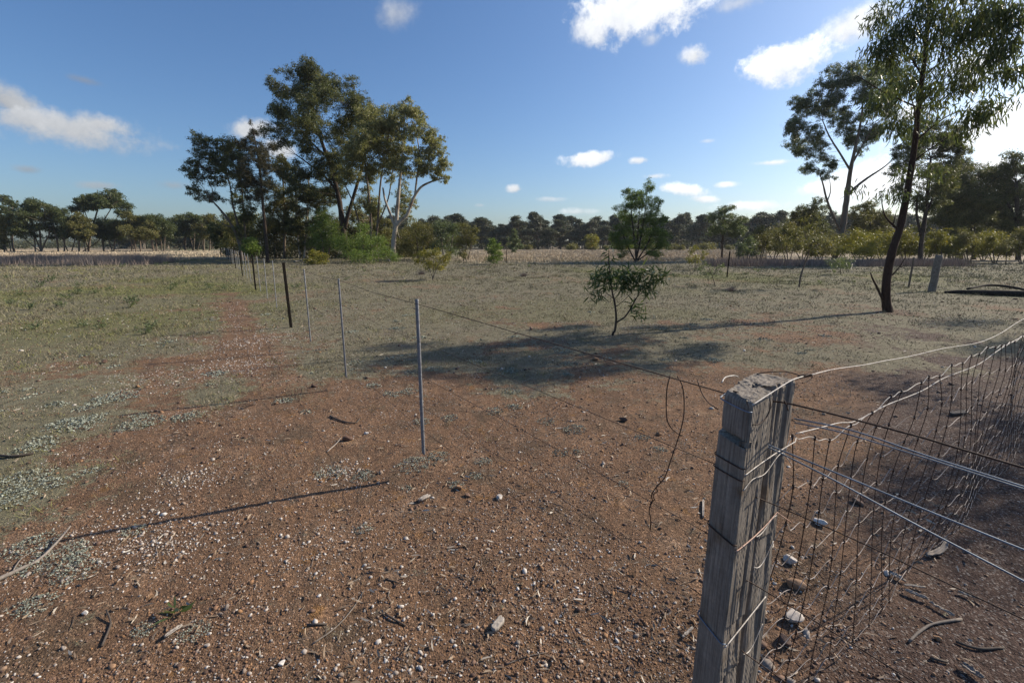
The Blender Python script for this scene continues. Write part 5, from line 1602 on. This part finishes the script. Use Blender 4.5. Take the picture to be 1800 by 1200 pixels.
# lichen crusts
g = Geo()
spots = []
fix = [(30, 850, .20), (10, 880, .16), (150, 832, .07), (730, 815, .13), (790, 733, .085), (850, 808, .07), (868, 722, .10), (770, 800, .09), (690, 695, .10), (655, 680, .09), (1010, 755, .10), (1095, 850, .05), (985, 795, .06), (800, 850, .06), (740, 740, .08), (720, 690, .11), (905, 715, .09), (835, 835, .05), (640, 835, .08), (580, 830, .10), (100, 985, .14), (60, 960, .12), (130, 1010, .10), (340, 1115, .06), (255, 1110, .05), (60, 1070, .08),
       (640, 930, .05), (1130, 770, .07), (1160, 790, .06), (1000, 640, .12), (900, 690, .10), (960, 740, .08), (380, 655, .16), (330, 735, .14), (250, 745, .18), (130, 745, .2), (200, 700, .22), (60, 790, .14)]
for (px, py, rad) in fix:
    c = G(px, py)
    spots.append((c.x, c.y, rad))
sx, sy, sr_ = wedge(520, 2.6, 12, 2)
prob = np.clip(turf(sx, sy) * 1.2, .05, 1) * np.clip(.5 + fbm(sx * .8, sy * .8, 95, 2), 0, 1)
for a, b, r_, p_ in zip(sx, sy, sr_, prob):
    if rng.uniform() < p_ and roadbase(a, b) < .5:
        spots.append((a, b, rng.uniform(.03, .11) * (1 + r_ * .03)))
for (cx, cy, rad) in spots:
    d_ = math.hypot(cx, cy)
    fl = max(.0036, .0016 * d_)
    n = int(min(1100, 1.5 * (rad / fl) ** 2))
    a = rng.uniform(0, 2 * PI, n)
    q = rad * np.sqrt(rng.uniform(0, 1, n)) * (1 + .35 * pn(np.cos(a) * 2 + cx * 9, np.sin(a) * 2 + cy * 9, 97))
    x, y = cx + q * np.cos(a), cy + q * np.sin(a)
    hole = fbm(x * 28, y * 28, 98, 2) > -.28
    x, y, q = x[hole], y[hole], q[hole]
    n = len(x)
    c3 = np.stack([x, y, gh(x, y) + .004 + .010 * np.clip(1 - (q / rad) ** 2, 0, 1) * min(1, rad / .1)], -1)
    dv = rng.normal(0, 1, (n, 3)) * np.array([1, 1, .55])
    leaves(g, c3, dv, fl * rng.uniform(1.0, 2.4, n), fl * rng.uniform(.8, 1.7, n), np.clip(rng.normal(.5, .25, n), 0, 1))
tag(link('lichen', g.mesh('lichen'), M_LICHEN), 'pale grey green lichen crusts scattered on the bare earth', 'lichen', kind='stuff')

# leaf litter and twigs
g = Geo()
x, y, r = wedge(16000, 1.1, 40, 2)
keep = rng.uniform(0, 1, len(x)) < np.clip(.35 + .8 * fbm(x * .9, y * .9, 99, 3), .05, 1)
x, y, r = x[keep], y[keep], r[keep]
n = len(x)
a = rng.uniform(0, 2 * PI, n)
c3 = np.stack([x, y, gh(x, y) + .004 + rng.uniform(0, .006, n)], -1)
dv = np.stack([np.cos(a), np.sin(a), rng.normal(.05, .16, n)], -1)
leaves(g, c3, dv, rng.uniform(.016, .052, n) * (1 + r * .07), rng.uniform(.003, .009, n) * (1 + r * .07), np.clip(rng.normal(.5, .28, n), 0, 1), True, .6)
tag(link('fallen_leaves', g.mesh('fallen_leaves'), M_LITTER), 'dead gum leaves strewn over earth and turf', 'leaf litter', kind='stuff')
g = Geo()
x, y, r = wedge(700, 1.2, 16, 2)
for a_, b_, r_ in zip(x, y, r):
    L_ = rng.uniform(.015, .085) * (1 + r_ * .05)
    t_ = rng.uniform(0, 2 * PI)
    n = 4
    s_ = np.linspace(-.5, .5, n) * L_
    px_, py_ = a_ + s_ * math.cos(t_) + rng.normal(0, .06 * L_, n), b_ + s_ * math.sin(t_) + rng.normal(0, .06 * L_, n)
    rad = (.0007 + .009 * L_ * rng.uniform(.4, 1)) * (1 + r_ * .04)
    tube(g, np.stack([px_, py_, gh(px_, py_) + rad + .003], -1), rad * np.array([.7, 1, .9, .4]), 4, 2, tint=rng.uniform(0, 1))
tag(link('fallen_twigs', g.mesh('fallen_twigs'), M_STICK), 'short dead twigs strewn over the earth', 'twigs', kind='stuff')

# dry grass
g = Geo()
M1, M2 = [], []
n = 130000
x = rng.uniform(-75, -15, n)
d = rng.normal(0, 1, n)
y = 41 + 2.2 * d + 2.0 * pn(x * .12, x * 0, 7)
px_of = 900 + x / y * 800
ok = (px_of < 300 + 12 * d) & (px_of > -80)
x, y = x[ok], y[ok]
blades(g, x, y, rng.uniform(.25, .85, len(x)) * (1 + .5 * pn(x * .5, y * .5, 8)), .018 * np.ones(len(x)), np.clip(rng.normal(.45, .22, len(x)) + .3 * pn(x * .3, y * .3, 9), 0, 1), .30)
x2 = rng.uniform(15, 34, 9000)
y2 = 35.5 + rng.normal(0, .7, 9000) - .02 * x2
blades(g, x2, y2, rng.uniform(.2, .75, 9000) * (1 + .4 * pn(x2 * .6, y2 * .6, 8)), .03 * np.ones(9000), np.clip(rng.normal(.35, .2, 9000), 0, 1), .2)
tag(link('tall_dry_grass', g.mesh('tall_dry_grass'), M_MAUVE), 'band of tall mauve brown dead grass across the paddock', 'grass', kind='stuff')
g = Geo()
n = 110000
y = 37 + 90 * rng.uniform(0, 1, n) ** 1.4
x = rng.uniform(-.12, .55, n) * y
ok = rng.uniform(0, 1, n) < dryness(x, y) * 1.0 * np.clip(.7 + pn(x * .2, y * .2, 12), .1, 1)
x, y = x[ok], y[ok]
blades(g, x, y, rng.uniform(.10, .34, len(x)), .0013 * y, np.clip(rng.normal(.5, .22, len(x)), 0, 1), .5)
n = 50000
y = 52 + 70 * rng.uniform(0, 1, n) ** 1.3
x = -rng.uniform(.55, 1.15, n) * y
ok = rng.uniform(0, 1, n) < np.clip(.6 + pn(x * .15, y * .15, 13), .1, 1)
x, y = x[ok], y[ok]
blades(g, x, y, rng.uniform(.10, .28, len(x)), .0013 * y, np.clip(rng.normal(.55, .22, len(x)), 0, 1), .3)
tag(link('dry_field_grass', g.mesh('dry_field_grass'), M_STRAW), 'pale straw dry grass of the far field', 'grass', kind='stuff')

# -------- single plants in the turf
sp = None
sites = []
for (px, py, s) in ((90, 495, 1.3), (70, 505, 1.2), (215, 470, 1.1), (205, 480, 1), (225, 466, 1.1), (290, 465, 1.2), (275, 468, 1), (120, 525, 1), (135, 518, 1.1), (110, 540, 1), (50, 545, .9), (228, 540, 1.2), (230, 532, 1), (310, 505, 1), (325, 498, .9), (300, 510, .8), (372, 508, 1.1), (396, 510, .8), (15, 490, 1), (20, 535, .9), (165, 517, .9), (250, 492, .8), (180, 480, .8), (148, 575, .7), (60, 580, .8), (175, 578, .7), (265, 580, .8), (255, 588, .7), (140, 440 + 62, .9), (35, 520, .9), (196, 510, .8), (345, 480, .8), (130, 487, .8), (463, 500, .8), (520, 507, 1.0), (610, 492, .8), (708, 496, .7), (640, 478, .9), (845, 480, .7), (985, 498, .7), (1190, 486, .8), (1330, 478, 1.1), (1310, 482, .9), (1440, 500, .7), (1465, 480, .9), (1500, 497, .6), (1360, 476, 1), (930, 470, 1), (860, 472, .8)):
    b = G(px, py)
    sites.append((b.x, b.y, s))
for q, (x, y, s) in enumerate(sites):
    if sp is None or q in (9, 20, 31):
        g = Geo()
        for c_ in range(7):
            a = rng.uniform(0, 2 * PI)
            e = np.array([math.cos(a) * rng.uniform(.05, .22), math.sin(a) * rng.uniform(.05, .22), rng.uniform(.08, .24)])
            tube(g, np.array([(0, 0, -.02), e * (.5, .5, .6), e]), np.array([.004, .003, .0015]), 4, 2, tint=.2)
            m_ = 12
            leaves(g, e * rng.uniform(.35, 1.05, (m_, 1)) + rng.normal(0, .02, (m_, 3)), rng.normal(0, .6, (m_, 3)) + e * 3 + (0, 0, .2), .065 * rng.uniform(.6, 1.2, m_), .026 * np.ones(m_), rng.uniform(.2, 1, m_))
        o = sp = link('low_seedling', g.mesh('low_seedling'), M_BLUE)
    else:
        o = sp.copy()
        C.objects.link(o)
    tag(o, 'low grey leaved gum seedling in the short turf', 'seedling', 'gum seedlings dotted over the turf')
    o.location = (x, y, gz(x, y))
    o.rotation_euler = (0, 0, rng.uniform(0, 6.28))
    o.scale = (s, s, s * rng.uniform(.7, 1.1))
for (px, py, s, lab) in ((920, 486, 1.0, 'brown dead grass tussock in the open turf left of the wattle sapling'), (741, 483, 1.15, 'brown grass tussock at the foot of the golden wattle'), (1285, 512, .8, 'small brown tussock below the lone black post')):
    b = G(px, py)
    g = Geo()
    n = 260
    q = rng.normal(0, .055 * s, (n, 2))
    bx, by = q[:, 0], q[:, 1]
    hh = rng.uniform(.10, .27, n) * s
    v = np.stack([np.stack([bx - .003, by, 0 * bx - .01], -1), np.stack([bx + .003, by, 0 * bx - .01], -1), np.stack([bx * 2.4 + rng.normal(0, .02, n), by * 2.4, hh], -1)], 1).reshape(-1, 3)
    g.add(v, [np.arange(n * 3).reshape(-1, 3)], np.repeat(rng.uniform(0, .8, n), 3))
    tag(link('grass_tussock', g.mesh('grass_tussock'), M_MAUVE, None, (b.x, b.y, gz(b.x, b.y))), lab, 'tussock')


# -------- single stones, sticks, bark
def stone(px, py, wpx, tint, label, flat=.6, z=0):
    b = G(px, py)
    s = wpx / FPX * (b - Vector((0, 0, EYE))).length * .34
    rs = np.random.default_rng(int(px * 7 + py))
    v, f = ICO, ICF
    for _ in range(2):           # subdivide
        m, nf, vl = {}, [], list(map(tuple, v))
        for t3 in f:
            ids = []
            for e in ((0, 1), (1, 2), (2, 0)):
                kk = tuple(sorted((int(t3[e[0]]), int(t3[e[1]]))))
                if kk not in m:
                    pnt = np.array(vl[kk[0]]) + np.array(vl[kk[1]])
                    m[kk] = len(vl)
                    vl.append(tuple(pnt / np.linalg.norm(pnt)))
                ids.append(m[kk])
            nf += [(t3[0], ids[0], ids[2]), (t3[1], ids[1], ids[0]), (t3[2], ids[2], ids[1]), tuple(ids)]
        v, f = np.array(vl), np.array(nf)
    for _ in range(16):           # knock flat facets off
        nrm = norm(rs.normal(0, 1, 3))
        dd = v @ nrm - rs.uniform(.42, .80)
        v = v - np.outer(np.clip(dd, 0, None), nrm)
    v = v + .05 * np.stack([pn(v[:, 1] * 4 + px, v[:, 2] * 4, 3), pn(v[:, 0] * 4, v[:, 2] * 4 + py, 4), pn(v[:, 0] * 4 + px, v[:, 1] * 4, 5)], -1)
    v = v * np.array([s * 1.05, s * .8, s * flat])
    a = rs.uniform(0, 6.28)
    v[:, :2] = v[:, :2] @ np.array([[math.cos(a), math.sin(a)], [-math.sin(a), math.cos(a)]])
    g = Geo()
    g.add(v, [f], np.full(len(v), tint))
    tag(link('stone', g.mesh('stone'), M_STONE, None, (b.x, b.y, gz(b.x, b.y) + s * flat * .55 + z)), label, 'stone')


for a in ((1443, 925, 30, .97, 'white quartz stone behind the netting right of the post'), (1398, 1030, 44, .62, 'brown angular stone against the foot of the wooden post'), (1396, 1088, 52, .86, 'big pale stone at the foot of the wooden post'),
          (1376, 1128, 36, .05, 'dark grey stone below the big pale stone at the post'), (1388, 985, 34, .88, 'cream jagged stone hard against the edge of the post'), (1508, 888, 26, .25, 'brown stone in the gravel behind the bright wires'),
          (879, 873, 24, .9, 'whitish flat stone in front of the nearest dropper'), (806, 856, 22, .6, 'tan round stone in the litter in front of the nearest dropper'), (822, 868, 22, .3, 'reddish stone beside the tan round one'), (1095, 740, 26, .04, 'dark grey round stone in the middle of the bare earth'),
          (1158, 764, 20, .5, 'orange brown stone right of the dark round one'), (1045, 633, 22, .52, 'orange lump of earth in the tree shadow'), (934, 580, 18, .4, 'brown stone in the turf left of the wattle sapling'), (485, 712, 14, .5, 'orange stone standing alone on the bare earth left of the droppers'),
          (552, 680, 18, .02, 'dark lump near the second dropper'), (610, 774, 30, .15, 'dark hollow clod with orange side, left of the nearest dropper'), (242, 681, 13, .55, 'small orange stone on the left turf edge'), (643, 762, 14, .98, 'white stone left of the nearest dropper'), (365, 1137, 13, .8, 'grey stone low in the left foreground'), (150, 1085, 14, .95, 'white pebble stone low at the left'), (495, 1172, 18, .98, 'white stone at the bottom edge of the bare earth'), (184, 636, 16, .3, 'dark brown stone in the left turf'), (1560, 1010, 16, .9, 'pale chip beside the fallen bark strips'), (1648, 1122, 14, .6, 'small tan stone in the dark gravel')):
    stone(*a)


def stick(name, label, cat, pts, rad, tint, k=6, forks=(), lift=0.0):
    """pts: photograph pixels of points on the ground"""
    q = np.array([tuple(G(*p_[:2])) for p_ in pts])
    q[:, 2] = gh(q[:, 0], q[:, 1]) + np.array(rad) + .002 + np.array([p_[2] if len(p_) > 2 else 0 for p_ in pts])
    g = Geo()
    tube(g, q, np.array(rad), k, 4, .10, tint)
    for fk in forks:
        f = np.array([tuple(G(*p_[:2])) for p_ in fk])
        f[:, 2] = gh(f[:, 0], f[:, 1]) + rad[-1] * .8 + .004
        tube(g, f, np.linspace(rad[-1] * .9, rad[-1] * .3, len(f)), 5, 4, .10, tint)
    og = q[0]
    return tag(link(name, g.mesh(name, True, og), M_STICK, None, tuple(og)), label, cat)


stick('fallen_branch', 'long grey bare branch at the left edge of the foreground', 'branch', [(-20, 1035), (30, 1012), (70, 992), (105, 962, .02), (128, 943, .05)], [.011, .010, .008, .0055, .004], .62, forks=(((70, 992), (84, 975), (88, 962)), ((20, 1018), (40, 985), (75, 965))))
stick('dead_stick', 'thin curved grey stick lying left of the wood chip', 'stick', [(550, 1135), (590, 1105), (620, 1070), (640, 1038)], [.003, .0028, .0024, .0016], .55)
stick('dead_stick', 'short black curved stick on the bare earth left of the wood chip', 'stick', [(678, 1080), (695, 1092), (713, 1100)], [.004, .0045, .003], .02)
stick('dead_stick', 'dark bent twig standing up beside the bare patch', 'stick', [(677, 1018), (693, 1022), (703, 1030, .015)], [.0035, .003, .0022], .05)
stick('dead_stick', 'pair of dark sticks at the bottom left of the bare earth', 'stick', [(540, 1103), (575, 1099)], [.005, .004], .08)
stick('dead_stick', 'dark curled stick on the earth left of the nearest dropper', 'stick', [(580, 732), (605, 742), (625, 743), (633, 735)], [.008, .007, .006, .004], .1)
stick('dead_stick', 'thin pale stick leaning over the dark clod', 'stick', [(575, 795), (590, 782), (600, 774, .02)], [.004, .0035, .003], .9)
stick('dead_stick', 'forked grey twig in the dark gravel below the bark strips', 'stick', [(1598, 1128), (1615, 1112), (1640, 1098), (1690, 1088)], [.005, .0055, .005, .006], .5, forks=(((1640, 1098), (1620, 1085)),))
stick('dead_stick', 'dark thin stick in the gravel near the bottom right corner', 'stick', [(1680, 1128), (1720, 1140), (1765, 1138)], [.005, .006, .004], .05)
stick('dead_stick', 'small dark stick below the forked twig', 'stick', [(1635, 1158), (1665, 1164)], [.005, .005], .03)
stick('dead_stick', 'thin straight twig on the earth right of the wood chip', 'stick', [(890, 1165), (925, 1150), (960, 1142)], [.0022, .0022, .0015], .45)
stick('dead_stick', 'black twig with bent tip at the left foreground edge', 'stick', [(180, 1140), (192, 1115), (196, 1100), (190, 1085, .02)], [.0045, .005, .004, .003], .04)
stick('fallen_branch', 'dark branch lying in the grass at the left edge', 'branch', [(-10, 803), (25, 806), (60, 800)], [.012, .011, .007], .03)


def slab(name, label, cat, a, b, wid, th, tint, curl=0.0, lift=.012, jag=.25, bend=0.0):
    """a split piece of timber or a strip of bark between two pixels on the ground"""
    A, B = np.array(tuple(G(*a))), np.array(tuple(G(*b)))
    L_ = np.linalg.norm(B - A)
    u = (B - A) / L_
    s_ = np.array([-u[1], u[0], 0])
    n, m = 14, 7
    rs = np.random.default_rng(int(a[0] + b[1]))
    top, bot = [], []
    for i_ in range(n):
        t_ = i_ / (n - 1)
        c = A + u * L_ * t_ + s_ * bend * math.sin(t_ * PI)
        for j_ in range(m):
            v_ = j_ / (m - 1) - .5
            e = c + s_ * v_ * wid * (1 - .35 * abs(2 * t_ - 1) ** 4 + rs.uniform(-.06, .06)) + u * (rs.uniform(-1, 1) * jag * wid if i_ in (0, n - 1) else 0)
            hz_ = curl * (v_ * 2) ** 2 * wid * .5 + .0015 * rs.normal() + (abs(v_) < .2) * -.001
            z = gz(e[0], e[1]) + lift + hz_
            top.append((e[0], e[1], z + th))
            bot.append((e[0], e[1], z))
    v = np.array(top + bot)
    o_ = n * m
    f = []
    for i_ in range(n - 1):
        for j_ in range(m - 1):
            p0_, p1_, p2_, p3_ = i_ * m + j_, (i_ + 1) * m + j_, (i_ + 1) * m + j_ + 1, i_ * m + j_ + 1
            f += [(p0_, p1_, p2_, p3_), (o_ + p3_, o_ + p2_, o_ + p1_, o_ + p0_)]
    for i_ in range(n - 1):
        f += [(i_ * m, o_ + i_ * m, o_ + (i_ + 1) * m, (i_ + 1) * m), (i_ * m + m - 1, (i_ + 1) * m + m - 1, o_ + (i_ + 1) * m + m - 1, o_ + i_ * m + m - 1)]
    for j_ in range(m - 1):
        f += [(j_, j_ + 1, o_ + j_ + 1, o_ + j_), ((n - 1) * m + j_, o_ + (n - 1) * m + j_, o_ + (n - 1) * m + j_ + 1, (n - 1) * m + j_ + 1)]
    g = Geo()
    tt = np.tile(np.clip(tint + rs.normal(0, .12, m)[None, :].repeat(n, 0), 0, 1).ravel(), 2)
    g.add(v, [np.array(f)], tt)
    og = tuple(A)
    return tag(link(name, g.mesh(name, False, og), M_STICK, None, og), label, cat)


slab('wood_chip', 'short split chunk of weathered wood lying on the bare earth', 'wood chip', (866, 1112), (884, 1090), .030, .020, .92, lift=.006)
slab('bark_strip', 'curved pale strip of bark on the dark gravel', 'bark', (1628, 982), (1662, 958), .026, .004, .7, curl=.7, bend=-.018)
slab('bark_strip', 'torn cream scrap of bark below the curved strip', 'bark', (1566, 1012), (1586, 1022), .026, .004, 1.0, curl=.5, jag=.6)
slab('bark_strip', 'narrow buff strip of bark beside the torn scrap', 'bark', (1588, 1031), (1626, 1034), .010, .004, .95, curl=.4)
slab('bark_strip', 'long grey strip of bark sloping down right on the gravel', 'bark', (1634, 1060), (1676, 1084), .011, .004, .8, curl=.4)
slab('bark_strip', 'single thin strip of bark farther right on the gravel', 'bark', (1684, 1042), (1720, 1055), .011, .004, .85, curl=.4)
slab('bark_strip', 'broken twisted bark with dark underside below the buff strip', 'bark', (1590, 1040), (1630, 1056), .014, .005, .9, curl=.8)
slab('bark_strip', 'wide grey bark slab near the bottom right corner', 'bark', (1690, 1172), (1722, 1195), .026, .005, .55, curl=.5)
slab('bark_strip', 'whitish sliver of bark beside the lower left edge of the post', 'bark', (1200, 1120), (1218, 1104), .012, .003, 1.0, curl=.4)
slab('wood_chip', 'upright white splinter beside the left edge of the post', 'wood chip', (1236, 908), (1236, 880), .012, .010, 1.0, lift=.004)
slab('bark_strip', 'grey sliver of wood by the green leaves low at the left', 'bark', (292, 1128), (322, 1106), .016, .005, .75, curl=.3)
slab('wood_chip', 'pale chip beside the tan round stone', 'wood chip', (738, 882), (754, 872), .028, .014, .85)
slab('wood_chip', 'short brown chip in the gravel beyond the netting', 'wood chip', (1670, 731), (1697, 728), .05, .02, .25)
# a twig of green gum leaves
b = G(310, 1085)
g = Geo()
m_ = 9
aa = np.array([2.6, 2.9, .4, .1, 3.6, 3.9, 5.6, .8, 2.2])
leaves(g, np.array([0, 0, .03]) + rng.normal(0, .012, (m_, 3)), np.stack([np.cos(aa), np.sin(aa), rng.uniform(-.1, .35, m_)], -1), rng.uniform(.055, .085, m_), .015 * np.ones(m_), rng.uniform(.1, .8, m_), True, .8)
tw_ = link('leaf_twig', g.mesh('leaf_twig'), M_SAP, None, (b.x, b.y, gz(b.x, b.y)))
tag(tw_, 'fallen twig with a few green gum leaves low in the left foreground', 'twig')

# fallen log on the far turf at the right
lg = empty('fallen_log', tuple(G(1662, 513)), 'dark charred fallen log with its shadow built in, lying in the turf at the right edge', 'log')
M_LOG = bark_mat('charred_shaded_log', (0.018, 0.015, 0.014), (0.055, 0.046, 0.04), (0.032, 0.026, 0.022), 5.0, 0.6, 0.5)  # charred wood, with the log's shadow put into the dark colour
q = np.array([tuple(G(*a)) for a in ((1660, 515), (1690, 516), (1730, 518), (1775, 520), (1830, 523))])
q[:, 2] = [gz(a[0], a[1]) + z for a, z in zip(q, (.03, .06, .08, .08, .08))]
g = Geo()
tube(g, q, np.array([.04, .07, .09, .10, .10]), 10, 5, .06)
og = np.array(lg.location)
link('trunk', g.mesh('trunk', True, og), M_LOG, lg)
g = Geo()
q = np.array([tuple(G(*a)) for a in ((1700, 512), (1735, 509), (1775, 511), (1815, 516))])
q[:, 2] = [gz(a[0], a[1]) + z for a, z in zip(q, (.09, .15, .13, .07))]
tube(g, q, np.array([.035, .04, .04, .035]), 8, 5, .08)
link('limb', g.mesh('limb', True, og), M_LOG, lg)
stick('fallen_branch', 'bleached dead branch under the clump of gums', 'branch', [(482, 453), (494, 451), (505, 452), (515, 456)], [.06, .06, .05, .03], .8)
stick('fallen_branch', 'second bleached branch in the litter left of the low golden wattle', 'branch', [(518, 461), (532, 458), (545, 459)], [.05, .05, .03], .85)
stick('fallen_branch', 'pale slanting dead branch leaning by the white trunk', 'branch', [(640, 445, 2.2), (660, 452, 1.4), (685, 462, .1)], [.06, .06, .07], .9)

# ------------------------------------------------------------------ the air over the paddock
hm, nt = mat_new('haze')
pv = N(nt, 'ShaderNodeVolumePrincipled')
pv.inputs['Color'].default_value = (0.80, 0.86, 0.93, 1)
pv.inputs['Density'].default_value = 0.00018
pv.inputs['Anisotropy'].default_value = 0.3
ho = nt.nodes.new('ShaderNodeOutputMaterial')
nt.links.new(pv.outputs[0], ho.inputs['Volume'])
x0, x1, y0, y1, z0, z1 = -440, 440, -440, 440, -2.5, 27
hv = [(x, y, z) for z in (z0, z1) for y in (y0, y1) for x in (x0, x1)]
hf = np.array([(0, 2, 3, 1), (4, 5, 7, 6), (0, 1, 5, 4), (2, 6, 7, 3), (0, 4, 6, 2), (1, 3, 7, 5)])
tag(link('haze', mesh_np('haze', np.array(hv, float), [hf]), hm), 'faint haze in the air over the paddock', 'haze', kind='stuff')
